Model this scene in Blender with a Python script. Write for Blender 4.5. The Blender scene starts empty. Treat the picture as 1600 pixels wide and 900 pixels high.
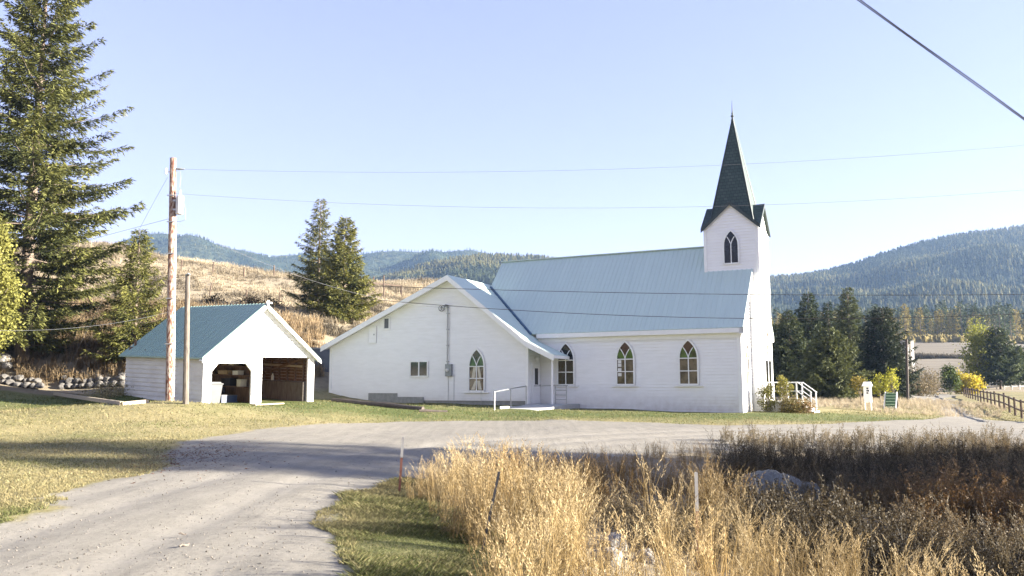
import bpy, bmesh, math, random
import numpy as np
from mathutils import Vector, Matrix

# ------------------------------------------------------------------ camera, sky, sun, exposure
SC = bpy.context.scene
C = SC.collection
F = 1330.0                      # focal length in photo pixels (photo 1600 wide)
PITCH = math.radians(6.86)
EYE = 1.65
SP, CP = math.sin(PITCH), math.cos(PITCH)
cam_d = bpy.data.cameras.new('camera')
cam = bpy.data.objects.new('camera', cam_d)
C.objects.link(cam)
cam.location = (0, 0, EYE)
cam.rotation_euler = (math.pi / 2 + PITCH, 0, 0)
cam_d.sensor_width = 36
cam_d.lens = F / 1600 * 36
cam_d.clip_start = 0.1
cam_d.clip_end = 12000
SC.camera = cam

SUN_AZ, SUN_EL = 97.0, 16.0    # degrees from straight ahead towards the right, and above the horizon
W = bpy.data.worlds.new('World')
SC.world = W
W.use_nodes = True
nt = W.node_tree
sky = nt.nodes.new('ShaderNodeTexSky')
sky.sky_type = 'NISHITA'
sky.sun_disc = False
sky.sun_elevation = math.radians(SUN_EL)
sky.sun_rotation = math.radians(SUN_AZ)
sky.altitude = 700
sky.air_density = 1.0
sky.dust_density = 0.5
sky.ozone_density = 2.5
bg = nt.nodes['Background']
bg.inputs['Strength'].default_value = 0.078
tint = nt.nodes.new('ShaderNodeMix'); tint.data_type = 'RGBA'; tint.blend_type = 'MULTIPLY'; tint.inputs[0].default_value = 1
tint.inputs[7].default_value = (1.0, .815, 1.0, 1)       # clear autumn air, slightly violet
gam = nt.nodes.new('ShaderNodeGamma'); gam.inputs['Gamma'].default_value = .60     # even, thin autumn haze: flatter from zenith to horizon
nt.links.new(sky.outputs['Color'], gam.inputs['Color']); nt.links.new(gam.outputs['Color'], tint.inputs[6]); nt.links.new(tint.outputs[2], bg.inputs['Color'])

sd = bpy.data.lights.new('sun', 'SUN')
sd.energy = 5.0
sd.angle = math.radians(0.6)
sd.color = (1.0, 0.92, 0.80)
sun = bpy.data.objects.new('sun', sd)
C.objects.link(sun)
se, sa = math.radians(SUN_EL), math.radians(SUN_AZ)
SUN_DIR = Vector((math.sin(sa) * math.cos(se), math.cos(sa) * math.cos(se), math.sin(se)))
sun.rotation_euler = (-SUN_DIR).to_track_quat('-Z', 'Y').to_euler()
sun.location = (30, -10, 40)
SC.view_settings.view_transform = 'Standard'
SC.view_settings.look = 'None'
SC.view_settings.gamma = 1
SC.view_settings.use_curve_mapping = False
SC.view_settings.exposure = 2.84
SC.cycles.max_bounces = 6
SC.cycles.volume_bounces = 0
SC.cycles.transparent_max_bounces = 8

R_ = np.random.default_rng(7)
random.seed(7)

# ------------------------------------------------------------------ measuring helpers
def ray(px, py):
    u, v = (px - 800) / F, (450 - py) / F
    return u / (CP - v * SP), (SP + v * CP) / (CP - v * SP)     # X/Y and (Z-EYE)/Y
def pt(px, py, Y):
    a, b = ray(px, py)
    return Vector((a * Y, Y, EYE + b * Y))
def elev(px, py):
    return ray(px, py)[1]

# ------------------------------------------------------------------ object helpers
def tag(o, label=None, cat=None, group=None, kind=None):
    if label: o['label'] = label
    if cat: o['category'] = cat
    if group: o['group'] = group
    if kind: o['kind'] = kind
    return o
def empty(name, loc, rz=0.0, label=None, cat=None, group=None):
    o = bpy.data.objects.new(name, None)
    C.objects.link(o)
    o.location = loc
    o.rotation_euler = (0, 0, rz)
    o.empty_display_size = 0.2
    return tag(o, label, cat, group)
def copy_tree(o, parent=None):
    c = o.copy()
    C.objects.link(c)
    if parent: c.parent = parent
    for ch in list(o.children):
        copy_tree(ch, c)
    return c

class MB:
    """collects faces; build() links them as one mesh object"""
    def __init__(s):
        s.v, s.f, s.m = [], [], []
    def add(s, vs, fs, mi=0):
        b = len(s.v)
        s.v += [tuple(p) for p in vs]
        for f in fs:
            s.f.append(tuple(b + i for i in f)); s.m.append(mi)
    def box(s, a, b, mi=0):
        (x0, y0, z0), (x1, y1, z1) = a, b
        x0, x1 = sorted((x0, x1)); y0, y1 = sorted((y0, y1)); z0, z1 = sorted((z0, z1))
        vs = [(x0, y0, z0), (x1, y0, z0), (x1, y1, z0), (x0, y1, z0), (x0, y0, z1), (x1, y0, z1), (x1, y1, z1), (x0, y1, z1)]
        s.add(vs, [(0, 3, 2, 1), (4, 5, 6, 7), (0, 1, 5, 4), (1, 2, 6, 5), (2, 3, 7, 6), (3, 0, 4, 7)], mi)
    def bar(s, p, q, w, h, up=(0, 0, 1), mi=0):
        p, q = Vector(p), Vector(q)
        d = (q - p).normalized()
        up = Vector(up)
        if abs(d.dot(up)) > .98: up = Vector((0, 1, 0))
        x = d.cross(up).normalized(); y = x.cross(d).normalized()
        vs = []
        for c in (p, q):
            for a, b in ((-1, -1), (1, -1), (1, 1), (-1, 1)):
                vs.append(c + x * (a * w / 2) + y * (b * h / 2))
        s.add(vs, [(0, 3, 2, 1), (4, 5, 6, 7), (0, 1, 5, 4), (1, 2, 6, 5), (2, 3, 7, 6), (3, 0, 4, 7)], mi)
    def tube(s, pts, r, n=8, mi=0, cap=True):
        pts = [Vector(p) for p in pts]
        rs = r if isinstance(r, (list, tuple)) else [r] * len(pts)
        rings = []
        ref = None
        for i, p in enumerate(pts):
            d = (pts[min(i + 1, len(pts) - 1)] - pts[max(i - 1, 0)]).normalized()
            if ref is None:
                ref = Vector((1, 0, 0)) if abs(d.x) < .8 else Vector((0, 1, 0))
            x = (ref - d * ref.dot(d)).normalized(); y = d.cross(x)
            ref = x
            rings.append([p + (x * math.cos(2 * math.pi * k / n) + y * math.sin(2 * math.pi * k / n)) * rs[i] for k in range(n)])
        vs = [v for rg in rings for v in rg]
        fs = []
        for i in range(len(pts) - 1):
            for k in range(n):
                a, b = i * n + k, i * n + (k + 1) % n
                fs.append((a, b, b + n, a + n))
        if cap:
            fs.append(tuple(range(n - 1, -1, -1))); fs.append(tuple(range((len(pts) - 1) * n, len(pts) * n)))
        s.add(vs, fs, mi)
    def prism(s, poly, off, mi=0):
        """poly: 3-D polygon, extruded by the vector off"""
        n = len(poly); off = Vector(off)
        a = [Vector(p) for p in poly]; b = [p + off for p in a]
        nrm = Vector((0, 0, 0))
        for i in range(n):
            nrm += a[i].cross(a[(i + 1) % n])
        fl = nrm.dot(off) > 0
        fs = [tuple(range(n)), tuple(range(2 * n - 1, n - 1, -1))]
        fs = [tuple(reversed(f)) for f in fs] if fl else fs
        for i in range(n):
            j = (i + 1) % n
            q = (i, j, n + j, n + i)
            fs.append(q if fl else tuple(reversed(q)))
        s.add(a + b, fs, mi)
    def poly(s, pts, mi=0):
        s.add(pts, [tuple(range(len(pts)))], mi)
    def lathe(s, prof, n=10, c=(0, 0, 0), mi=0):
        vs = []
        for r, z in prof:
            for k in range(n):
                t = 2 * math.pi * k / n
                vs.append((c[0] + r * math.cos(t), c[1] + r * math.sin(t), c[2] + z))
        fs = []
        for i in range(len(prof) - 1):
            for k in range(n):
                a, b = i * n + k, i * n + (k + 1) % n
                fs.append((a, b, b + n, a + n))
        fs.append(tuple(range(n - 1, -1, -1))); fs.append(tuple(range((len(prof) - 1) * n, len(prof) * n)))
        s.add(vs, fs, mi)
    def build(s, name, mats, parent=None, smooth=False, bevel=0):
        me = bpy.data.meshes.new(name)
        me.from_pydata(s.v, [], s.f)
        mats = mats if isinstance(mats, (list, tuple)) else [mats]
        for m in mats: me.materials.append(m)
        me.polygons.foreach_set('material_index', s.m)
        if smooth: me.polygons.foreach_set('use_smooth', [True] * len(me.polygons))
        me.update()
        o = bpy.data.objects.new(name, me)
        C.objects.link(o)
        if parent: o.parent = parent
        if bevel:
            md = o.modifiers.new('bevel', 'BEVEL'); md.width = bevel; md.segments = 2; md.limit_method = 'ANGLE'
        return o

def big_mesh(name, V, Q, mat, parent=None, col=None, smooth=False):
    """numpy mesh of all-quad or all-triangle faces with a per-point colour"""
    V = np.asarray(V, np.float32); Q = np.asarray(Q, np.int32)
    k = Q.shape[1]
    me = bpy.data.meshes.new(name)
    me.vertices.add(len(V)); me.vertices.foreach_set('co', V.ravel())
    me.loops.add(Q.size); me.loops.foreach_set('vertex_index', Q.ravel())
    me.polygons.add(len(Q))
    me.polygons.foreach_set('loop_start', np.arange(0, Q.size, k, dtype=np.int32))
    me.polygons.foreach_set('loop_total', np.full(len(Q), k, np.int32))
    if smooth: me.polygons.foreach_set('use_smooth', np.ones(len(Q), bool))
    me.materials.append(mat)
    me.update(calc_edges=True)
    if col is not None:
        ca = me.color_attributes.new('Col', 'FLOAT_COLOR', 'POINT')
        c4 = np.ones((len(V), 4), np.float32); c4[:, :3] = col
        ca.data.foreach_set('color', c4.ravel())
    o = bpy.data.objects.new(name, me)
    C.objects.link(o)
    if parent: o.parent = parent
    return o

# ------------------------------------------------------------------ materials
def new_mat(name):
    m = bpy.data.materials.new(name); m.use_nodes = True
    n = m.node_tree.nodes
    return m, m.node_tree, n['Principled BSDF']
def noise_mix(t, scale, c1, c2, lo=.4, hi=.6, detail=6, coord='Object', stretch=None, rough=.6):
    tc = t.nodes.new('ShaderNodeTexCoord')
    n = t.nodes.new('ShaderNodeTexNoise'); n.inputs['Scale'].default_value = scale
    n.inputs['Detail'].default_value = detail; n.inputs['Roughness'].default_value = rough
    src = tc.outputs[coord]
    if stretch:
        mp = t.nodes.new('ShaderNodeMapping'); mp.inputs['Scale'].default_value = stretch
        t.links.new(src, mp.inputs['Vector']); src = mp.outputs['Vector']
    t.links.new(src, n.inputs['Vector'])
    r = t.nodes.new('ShaderNodeValToRGB')
    r.color_ramp.elements[0].position = lo; r.color_ramp.elements[1].position = hi
    r.color_ramp.elements[0].color = (*c1, 1); r.color_ramp.elements[1].color = (*c2, 1)
    t.links.new(n.outputs['Fac'], r.inputs['Fac'])
    return r.outputs['Color'], n.outputs['Fac']
def add_bump(t, p, height, strength, dist):
    b = t.nodes.new('ShaderNodeBump'); b.inputs['Strength'].default_value = strength; b.inputs['Distance'].default_value = dist
    t.links.new(height, b.inputs['Height']); t.links.new(b.outputs['Normal'], p.inputs['Normal'])
def simple(name, c1, c2=None, scale=3, rough=.6, metal=0, stretch=None, bump=0, lo=.35, hi=.65, spec=.5, bdist=.02):
    m, t, p = new_mat(name)
    p.inputs['Roughness'].default_value = rough; p.inputs['Metallic'].default_value = metal
    p.inputs['Specular IOR Level'].default_value = spec
    if c2 is None:
        c2 = tuple(x * .85 for x in c1)
    col, fac = noise_mix(t, scale, c1, c2, lo, hi, stretch=stretch)
    t.links.new(col, p.inputs['Base Color'])
    if bump: add_bump(t, p, fac, bump, bdist)
    return m
def foliage_mat(name, trans=.3, rough=.7):
    """colour comes from each leaf's own Col; leaves let some light through"""
    m, t, p = new_mat(name)
    at = t.nodes.new('ShaderNodeAttribute'); at.attribute_name = 'Col'
    p.inputs['Roughness'].default_value = rough; p.inputs['Specular IOR Level'].default_value = .2
    t.links.new(at.outputs['Color'], p.inputs['Base Color'])
    tr = t.nodes.new('ShaderNodeBsdfTranslucent'); t.links.new(at.outputs['Color'], tr.inputs['Color'])
    mx = t.nodes.new('ShaderNodeMixShader'); mx.inputs[0].default_value = trans
    t.links.new(p.outputs[0], mx.inputs[1]); t.links.new(tr.outputs[0], mx.inputs[2])
    t.links.new(mx.outputs[0], t.nodes['Material Output'].inputs['Surface'])
    return m

M = {}
M['white'] = simple('white_painted_wood', (.84, .84, .83), (.80, .80, .79), 1.5, .55, stretch=(1, 1, 4))
def weathered_white():
    m, t, p = new_mat('weathered_white_clapboard')
    L = t.links.new
    col, fac = noise_mix(t, 1.5, (.84, .84, .83), (.79, .79, .775), .35, .65, stretch=(1, 1, 4))
    tc = t.nodes.new('ShaderNodeTexCoord'); sx = t.nodes.new('ShaderNodeSeparateXYZ'); L(tc.outputs['Object'], sx.inputs[0])
    mr = t.nodes.new('ShaderNodeMapRange'); mr.inputs[1].default_value = 1.7; mr.inputs[2].default_value = .75; L(sx.outputs['Z'], mr.inputs[0])
    n = t.nodes.new('ShaderNodeTexNoise'); n.inputs['Scale'].default_value = 3.5; n.inputs['Detail'].default_value = 7; L(tc.outputs['Object'], n.inputs['Vector'])
    mu = t.nodes.new('ShaderNodeMath'); mu.operation = 'MULTIPLY'; L(mr.outputs[0], mu.inputs[0]); L(n.outputs['Fac'], mu.inputs[1])
    mx = t.nodes.new('ShaderNodeMix'); mx.data_type = 'RGBA'; mx.inputs[7].default_value = (.50, .46, .40, 1)
    L(mu.outputs[0], mx.inputs[0]); L(col, mx.inputs[6]); L(mx.outputs[2], p.inputs['Base Color'])
    p.inputs['Roughness'].default_value = .55
    return m
M['clap'] = weathered_white()
M['trim'] = simple('white_trim', (.82, .82, .80), (.77, .77, .75), 3, .5)
M['oldwhite'] = simple('peeling_white_paint', (.66, .64, .58), (.54, .51, .45), 1.1, .7, stretch=(1, 1, 3), lo=.4, hi=.75)
M['roof'] = simple('teal_painted_metal', (.515, .615, .55), (.475, .575, .515), 1.0, .45, .0, stretch=(4, .25, .25), lo=.3, hi=.7)
M['roof2'] = simple('green_painted_metal', (.275, .395, .335), (.235, .345, .295), 1.0, .45, .0, stretch=(.3, 4, .3), lo=.3, hi=.7)
M['flash'] = simple('dark_flashing', (.04, .09, .16), (.05, .11, .19), 2, .45)
M['concrete'] = simple('weathered_concrete', (.30, .30, .28), (.22, .22, .21), 5, .9, bump=.2)
M['lightconc'] = simple('pale_concrete', (.44, .44, .42), (.36, .36, .345), 3, .85, bump=.1)
M['greywall'] = simple('dark_grey_blocks', (.13, .14, .15), (.09, .10, .11), 1.2, .9, bump=.2)
M['pole'] = simple('utility_pole_wood', (.36, .29, .235), (.13, .055, .035), 6.5, .85, stretch=(2.5, 2.5, .8), lo=.44, hi=.56, bump=.3)
M['greywood'] = simple('grey_weathered_wood', (.17, .145, .12), (.09, .075, .06), 6, .9, stretch=(3, 3, .4), bump=.3)
M['rawwood'] = simple('brown_rough_wood', (.20, .12, .07), (.12, .07, .04), 5, .85, stretch=(2, 2, .5), bump=.2)
M['palewood'] = simple('sun_bleached_plank', (.44, .37, .27), (.33, .27, .19), 5, .85, stretch=(.5, 3, 3), bump=.2)
M['darkwood'] = simple('old_dark_timber', (.10, .08, .065), (.06, .05, .04), 6, .9, stretch=(.4, 3, 3), bump=.3)
M['postwood'] = simple('fence_post_wood', (.11, .075, .052), (.065, .045, .032), 8, .9, stretch=(3, 3, .5))
M['bark'] = simple('conifer_bark', (.20, .155, .12), (.10, .075, .055), 4, .9, stretch=(3, 3, .6), bump=.4)
M['palebark'] = simple('pale_bark', (.30, .26, .20), (.18, .15, .11), 4, .9, stretch=(2, 2, 1), bump=.3)
M['galv'] = simple('galvanised_pipe', (.42, .43, .44), (.34, .35, .36), 8, .4, .7)
M['rail'] = simple('painted_rail', (.66, .66, .66), (.58, .58, .58), 8, .5)
M['greybox'] = simple('grey_meter_box', (.25, .27, .27), (.21, .23, .23), 6, .5)
M['transf'] = simple('transformer_grey', (.62, .62, .60), (.54, .54, .52), 5, .45)
M['ceramic'] = simple('pale_insulator', (.70, .70, .72), (.60, .60, .62), 6, .25)
M['cable'] = simple('black_cable', (.012, .01, .01), (.02, .017, .017), 20, .95)
M['thincable'] = simple('grey_wire', (.16, .16, .18), (.12, .12, .13), 20, .5)
M['rock'] = simple('field_stone', (.135, .125, .112), (.07, .066, .06), 2.5, .9, bump=.5, bdist=.05)  # darkened to stand in for shade from the bank and trees
M['palerock'] = simple('pale_boulder', (.28, .265, .24), (.16, .15, .135), 2.5, .9, bump=.5, bdist=.05)
M['mound'] = simple('gravel_pile', (.17, .175, .16), (.085, .087, .08), 22, .95, bump=.8, bdist=.06)
M['rust'] = simple('rusty_steel', (.19, .075, .05), (.13, .055, .04), 12, .8)
M['bin'] = simple('grey_plastic', (.085, .088, .09), (.07, .073, .075), 4, .5)
M['black'] = simple('black_plastic', (.02, .02, .025), (.03, .03, .035), 4, .5)
M['blue'] = simple('dark_blue_plastic', (.02, .035, .08), (.025, .045, .09), 4, .5)
M['card'] = simple('cardboard', (.42, .31, .19), (.36, .26, .15), 5, .8)
M['cream'] = simple('cream_cloth', (.62, .58, .46), (.5, .46, .36), 4, .8)
M['paper'] = simple('white_card', (.75, .74, .70), (.66, .65, .61), 4, .8)
M['greenp'] = simple('green_paint', (.06, .15, .08), (.045, .11, .06), 6, .6)
M['redwood'] = simple('red_brown_paint', (.17, .045, .025), (.13, .035, .02), 4, .7)
M['ink'] = simple('black_lettering', (.03, .03, .035), (.04, .04, .045), 4, .7)
def glass(name, c, rough=.06):
    m, t, p = new_mat(name)
    col, fac = noise_mix(t, 2.2, c, tuple(x * .25 for x in c), .42, .60)  # mottled tone in the colour stands in for reflections on the panes
    t.links.new(col, p.inputs['Base Color'])
    p.inputs['Roughness'].default_value = rough; p.inputs['Specular IOR Level'].default_value = .4
    return m
M['glass'] = glass('window_glass', (.13, .105, .065))
M['gblack'] = glass('dark_window_glass', (.010, .011, .014), .12)
M['ggreen'] = glass('green_stained_glass', (.06, .14, .015))
M['gbrown'] = glass('brown_stained_glass', (.06, .03, .02))
M['leaf'] = foliage_mat('leaf_foliage', .35)
M['needle'] = foliage_mat('needle_foliage', .22)
M['straw'] = foliage_mat('dry_grass_blades', .35, .6)

def spire_mat():
    m, t, p = new_mat('dark_green_shingles')
    tc = t.nodes.new('ShaderNodeTexCoord')
    sx = t.nodes.new('ShaderNodeSeparateXYZ'); t.links.new(tc.outputs['Object'], sx.inputs[0])
    ad = t.nodes.new('ShaderNodeMath'); ad.operation = 'ADD'
    t.links.new(sx.outputs['X'], ad.inputs[0]); t.links.new(sx.outputs['Y'], ad.inputs[1])
    cb = t.nodes.new('ShaderNodeCombineXYZ'); t.links.new(ad.outputs[0], cb.inputs['X']); t.links.new(sx.outputs['Z'], cb.inputs['Y'])
    br = t.nodes.new('ShaderNodeTexBrick'); br.inputs['Scale'].default_value = 1
    br.inputs['Brick Width'].default_value = .22; br.inputs['Row Height'].default_value = .17
    br.inputs['Mortar Size'].default_value = .012
    br.inputs['Color1'].default_value = (.024, .047, .040, 1); br.inputs['Color2'].default_value = (.042, .068, .058, 1); br.inputs['Mortar'].default_value = (.012, .018, .018, 1)
    t.links.new(cb.outputs[0], br.inputs['Vector'])
    t.links.new(br.outputs['Color'], p.inputs['Base Color'])
    p.inputs['Roughness'].default_value = .65
    add_bump(t, p, br.outputs['Fac'], -.6, .02)
    return m
M['shingle'] = spire_mat()
M['darktrim'] = simple('dark_green_trim', (.022, .034, .034), (.03, .045, .045), 4, .6)
# ------------------------------------------------------------------ terrain
CTRL = []
def cz(x, y, z): CTRL.append((x, y, z))
def cp(px, py, Y):
    p = pt(px, py, Y); CTRL.append(tuple(p))
for a in [(0, 0, 0), (-4, 0, .05), (-10, 0, .2), (0, -20, .3), (5, 0, -.2), (-1.5, 8, 0), (-1.9, 9.5, 0), (-2.3, 11, 0), (-2.4, 12.3, .0), (-2.4, 15, .02),
          (-5, 6, 0), (-7.5, 9.3, .05), (-6, 14, .05), (-12, 13, .2), (-20, 14, .7), (-3, 18.5, .08),
          (3, 13, -.55), (6, 9, -1.0), (4.6, 7.5, -.85), (8, 16, -.65), (12, 15, -.6), (4, 18, -.5), (11, 20, -.35), (14, 24.5, .1), (3, 8, -.45), (1.5, 11, -.4), (10, 6, -1.25),
          (16, 19, -.2), (4, 5, -.4), (22, 14, -.2), (5, 23.5, .15), (10, 26, .2), (1, 22.5, .12), (0, 16, -.3), (20, 26, .2),
          (40, 0, 0), (45, 10, 0), (40, 30, .3), (-40, 0, 2), (-20, -40, 4), (20, -40, 3), (0, -100, 30), (100, -60, 16), (-100, -60, 24), (90, 0, 2),
          (10.8, 40, .62), (3, 44, .78), (.9, 43.2, .88), (14, 46, .7), (5, 52, 1.2), (-10.2, 48.8, 1.5),
          (0, 62, 2.5), (0, 90, 6), (20, 70, 1.2), (20, 100, 2.5), (-6, 60, 4.0), (5, 120, 7), (20, 140, 6),
          (-40, 180, 13), (-90, 180, 17), (-10, 200, 11), (-200, 300, 22), (0, 300, 18), (-60, 280, 18),
          (-60, 20, 3), (-42, 42, 4), (-60, 60, 10), (-110, 100, 22), (-150, 160, 24), (-150, 40, 10), (-200, 0, 10), (-28, 30, 1.3), (-32, 36, 1.8),
          (100, 330, 17), (250, 330, 19), (250, 500, 26), (0, 450, 22), (-200, 500, 24), (400, 300, 20), (400, 100, 8), (300, 60, 3), (160, 100, 2.5), (120, 60, 1.2), (450, 500, 28), (400, -100, 5), (-400, 100, 30), (-400, 400, 30), (-400, -150, 20)]:
    cz(*a)
for a in [(0, 850, 9.3), (0, 690, 22), (300, 690, 22), (0, 640, 33), (0, 613, 41), (300, 660, 28), (150, 625, 38), (700, 695, 23.2), (1100, 690, 24.5),
          (900, 657, 34.5), (600, 657, 33), (1300, 662, 33.5), (680, 634, 42), (316, 633, 35), (488, 627, 39.2), (195, 618, 39.3), (265, 627, 32), (290, 632, 31),
          (100, 603, 45), (190, 605, 44.5), (100, 505, 53), (0, 520, 51), (40, 490, 56), (205, 545, 47.5), (440, 478, 76), (500, 500, 66), (545, 540, 57),
          (180, 385, 110), (240, 401, 112), (330, 417, 118), (420, 433, 122), (520, 446, 125), (600, 447, 130), (700, 442, 140), (300, 450, 86), (450, 456, 92), (610, 480, 80), (100, 440, 85),
          (1400, 640, 50), (1400, 626, 68), (1500, 650, 48), (1470, 618, 95), (1600, 640, 55), (1280, 626, 62), (1300, 613, 78), (1600, 612, 100), (1500, 592, 135), (1500, 557, 190), (1480, 535, 240), (1300, 537, 235), (1650, 540, 230)]:
    cp(*a)
CT = np.array(CTRL)
def tps_fit(P, z, lam):
    n = len(P)
    d = np.linalg.norm(P[:, None] - P[None], axis=2)
    K = np.where(d > 0, d * d * np.log(d + 1e-9), 0) + lam * np.eye(n) * 100
    A = np.zeros((n + 3, n + 3)); A[:n, :n] = K; A[:n, n] = 1; A[:n, n + 1:] = P; A[n, :n] = 1; A[n + 1:, :n] = P.T
    return np.linalg.solve(A, np.concatenate([z, [0, 0, 0]]))
# warp distance so that the near ground keeps its detail and the far ground stays smooth
def warp(P):
    r = np.hypot(P[:, 0], P[:, 1] - 20) + 1e-9
    k = np.where(r < 40, r, 40 + 40 * np.log(np.maximum(r, 40) / 40)) / r
    return np.stack([P[:, 0] * k, (P[:, 1] - 20) * k], 1)
WP = warp(CT[:, :2])
TW = tps_fit(WP, CT[:, 2], .002)
def gz(x, y):
    P = np.stack([np.atleast_1d(np.asarray(x, float)), np.atleast_1d(np.asarray(y, float))], 1)
    out = np.zeros(len(P))
    for i in range(0, len(P), 20000):
        Q = warp(P[i:i + 20000])
        d2 = ((Q[:, None] - WP[None]) ** 2).sum(2)
        out[i:i + 20000] = (.5 * d2 * np.log(d2 + 1e-12)) @ TW[:-3] + TW[-3] + Q @ TW[-2:]
    return out
def g1(x, y): return float(gz(x, y)[0])
def on_ground(px, py, y0=4., y1=160.):
    """first point of the ground along the line of sight"""
    a, b = ray(px, py)
    Y = np.geomspace(y0, y1, 500)
    h = EYE + b * Y - gz(a * Y, Y)
    k = np.argmax(h < 0) if (h < 0).any() else len(Y) - 1
    if k > 0:
        t = h[k - 1] / (h[k - 1] - h[k] + 1e-12); yy = Y[k - 1] + t * (Y[k] - Y[k - 1])
    else: yy = Y[0]
    return Vector((a * yy, yy, g1(a * yy, yy)))

def inside(poly, x, y):
    poly = np.asarray(poly); r = np.zeros(len(x), bool)
    for i in range(len(poly)):
        (x0, y0), (x1, y1) = poly[i], poly[(i + 1) % len(poly)]
        if y0 == y1: continue
        r ^= ((y0 > y) != (y1 > y)) & (x < (x1 - x0) * (y - y0) / (y1 - y0) + x0)
    return r
def sdist(poly, x, y):
    poly = np.asarray(poly, float); d = np.full(len(x), 1e9)
    for i in range(len(poly)):
        a, b = poly[i], poly[(i + 1) % len(poly)]
        ab = b - a; L = max((ab * ab).sum(), 1e-9)
        t = np.clip(((x - a[0]) * ab[0] + (y - a[1]) * ab[1]) / L, 0, 1)
        d = np.minimum(d, np.hypot(x - a[0] - t * ab[0], y - a[1] - t * ab[1]))
    return np.where(inside(poly, x, y), d, -d)

GR_PX = [(0, 822), (50, 806), (98, 797), (62, 778), (115, 764), (165, 749), (230, 738), (272, 726), (255, 712), (285, 690), (330, 682), (400, 672), (500, 664), (620, 658), (760, 656), (900, 658),
         (1030, 660), (1140, 665), (1290, 663), (1380, 657), (1440, 656), (1475, 652), (1466, 636), (1455, 626), (1400, 621), (1400, 617.5), (1482, 618), (1486, 626), (1510, 640), (1545, 656)]
GR = [on_ground(*p)[:2] for p in GR_PX]
GR = [(-9, 3), (-9.4, 6.5)] + [tuple(p) for p in GR] + [(24, 30), (24, 25.5), (13.5, 24.3), (6.4, 23.0), (2.2, 21.6), (-.1, 19.8), (-1.9, 16.6), (-2.2, 15.6), (-2.45, 13.5), (-2.4, 12), (-2.3, 11), (-1.9, 9.5), (-1.4, 7.9), (-.9, 5), (-.8, -6), (-9, -6)]
# the driveway fanning behind the rise joins the cross road
REEDS = [(-.2, 5.2), (-.5, 9.3), (-1.1, 11.5), (-1.7, 13.8), (-1.9, 16), (-.7, 18.6), (1.2, 21.3), (5.5, 23), (13, 24.2), (19, 24.5), (21, 20), (21, 5.2)]

def smooth_noise(x, y, f, seed):
    r = np.random.default_rng(seed); out = 0
    for k in range(6):
        a = r.uniform(0, 2 * np.pi); q = f * r.uniform(.6, 1.7); p = r.uniform(0, 6.3)
        out = out + np.sin((x * np.cos(a) + y * np.sin(a)) * q + p)
    return out / 3
def grow(lo, hi, s0, s1, n0):
    """coordinates spaced finely between lo and hi, growing outwards"""
    c = list(np.arange(lo, hi + 1e-6, n0))
    a, st = hi, n0
    while a < s1: st *= 1.12; a += st; c.append(a)
    a, st = lo, n0
    while a > s0: st *= 1.12; a -= st; c.insert(0, a)
    return np.array(c)
gx = grow(-18, 18, -420, 460, .22); gy = grow(3, 46, -160, 520, .22)
GX, GY = np.meshgrid(gx, gy)
fx, fy = GX.ravel(), GY.ravel()
fz = gz(fx, fy)
gs = sdist(GR, fx, fy)
near = np.exp(-((np.hypot(fx, fy - 20) / 60) ** 2))
fz = fz + near * (.022 * smooth_noise(fx, fy, .9, 1) + .012 * smooth_noise(fx, fy, 2.6, 2)) * np.where(gs > 0, .7, 1.3)
far = np.clip((np.hypot(fx, fy) - 60) / 60, 0, 1)
fz = fz + far * (.35 * smooth_noise(fx, fy, .12, 3) + .2 * smooth_noise(fx, fy, .35, 4))
# wheel ruts in the drive
z_g = np.clip(.5 + gs / .9, 0, 1)
LAWN = [(-60, 3), (-60, 30), (-38, 38.5), (-22, 43.3), (-19, 44.2), (-13, 46), (-10.4, 49.5), (5, 52), (16, 47), (24, 60), (34, 95), (70, 95), (70, 28), (18, 25), (-1, 22), (-1.2, 5), (-1.2, -8), (-60, -8)]
ls = sdist(LAWN, fx, fy)
z_l = np.clip(.5 + ls / 1.6, 0, 1)
def bumpf(cx, cy, sx, sy): return np.exp(-((fx - cx) / sx) ** 2 - ((fy - cy) / sy) ** 2)
gr = .18 + .75 * bumpf(-20, 38, 16, 5.5) + .5 * bumpf(-6, 36, 8, 3.2) + .55 * bumpf(6, 38, 9, 2.8) + .5 * bumpf(-9, 9, 3, 2.2) + .6 * bumpf(16, 38, 8, 4.5) + .8 * bumpf(-2, 43, 8, 3)
vs_ = sdist([(-2.6, 16), (-2.5, 12), (-2, 9), (-1.2, 5), (.2, 5), (0, 9), (-.7, 11.5), (-1.6, 14)], fx, fy)
z_v = np.clip(.7 + vs_ / .8, 0, 1)
fld = np.clip((fy - 108) / 12, 0, 1) * np.clip((262 - fy) / 10, 0, 1) * np.clip((fx - .25 * fy) / 12, 0, 1)
gr = np.clip(np.maximum(np.maximum(gr, z_v * .7), fld), 0, 1)
zone = np.stack([z_g, np.maximum(z_l, z_v), gr], 1)

PATH = np.array([(-4.2, -8), (-4.3, 4), (-4.7, 9), (-4.8, 14), (-3.8, 19), (-.5, 24), (6, 28), (14, 30.5), (22, 31.5), (27.5, 38), (31, 50), (38, 70), (45, 92)], float)
def path_off(x, y):
    d = np.full(len(x), 1e9)
    P = []
    for i in range(len(PATH) - 1):
        for t in np.linspace(0, 1, 6, endpoint=False): P.append(PATH[i] * (1 - t) + PATH[i + 1] * t)
    P = np.array(P)
    for _ in range(3): P[1:-1] = (P[:-2] + 2 * P[1:-1] + P[2:]) / 4
    for a, b in zip(P[:-1], P[1:]):
        ab = b - a; t = np.clip(((x - a[0]) * ab[0] + (y - a[1]) * ab[1]) / (ab @ ab), 0, 1)
        d = np.minimum(d, np.hypot(x - a[0] - t * ab[0], y - a[1] - t * ab[1]))
    return d
po = path_off(fx, fy) + .10 * smooth_noise(fx, fy, .5, 8)
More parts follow.
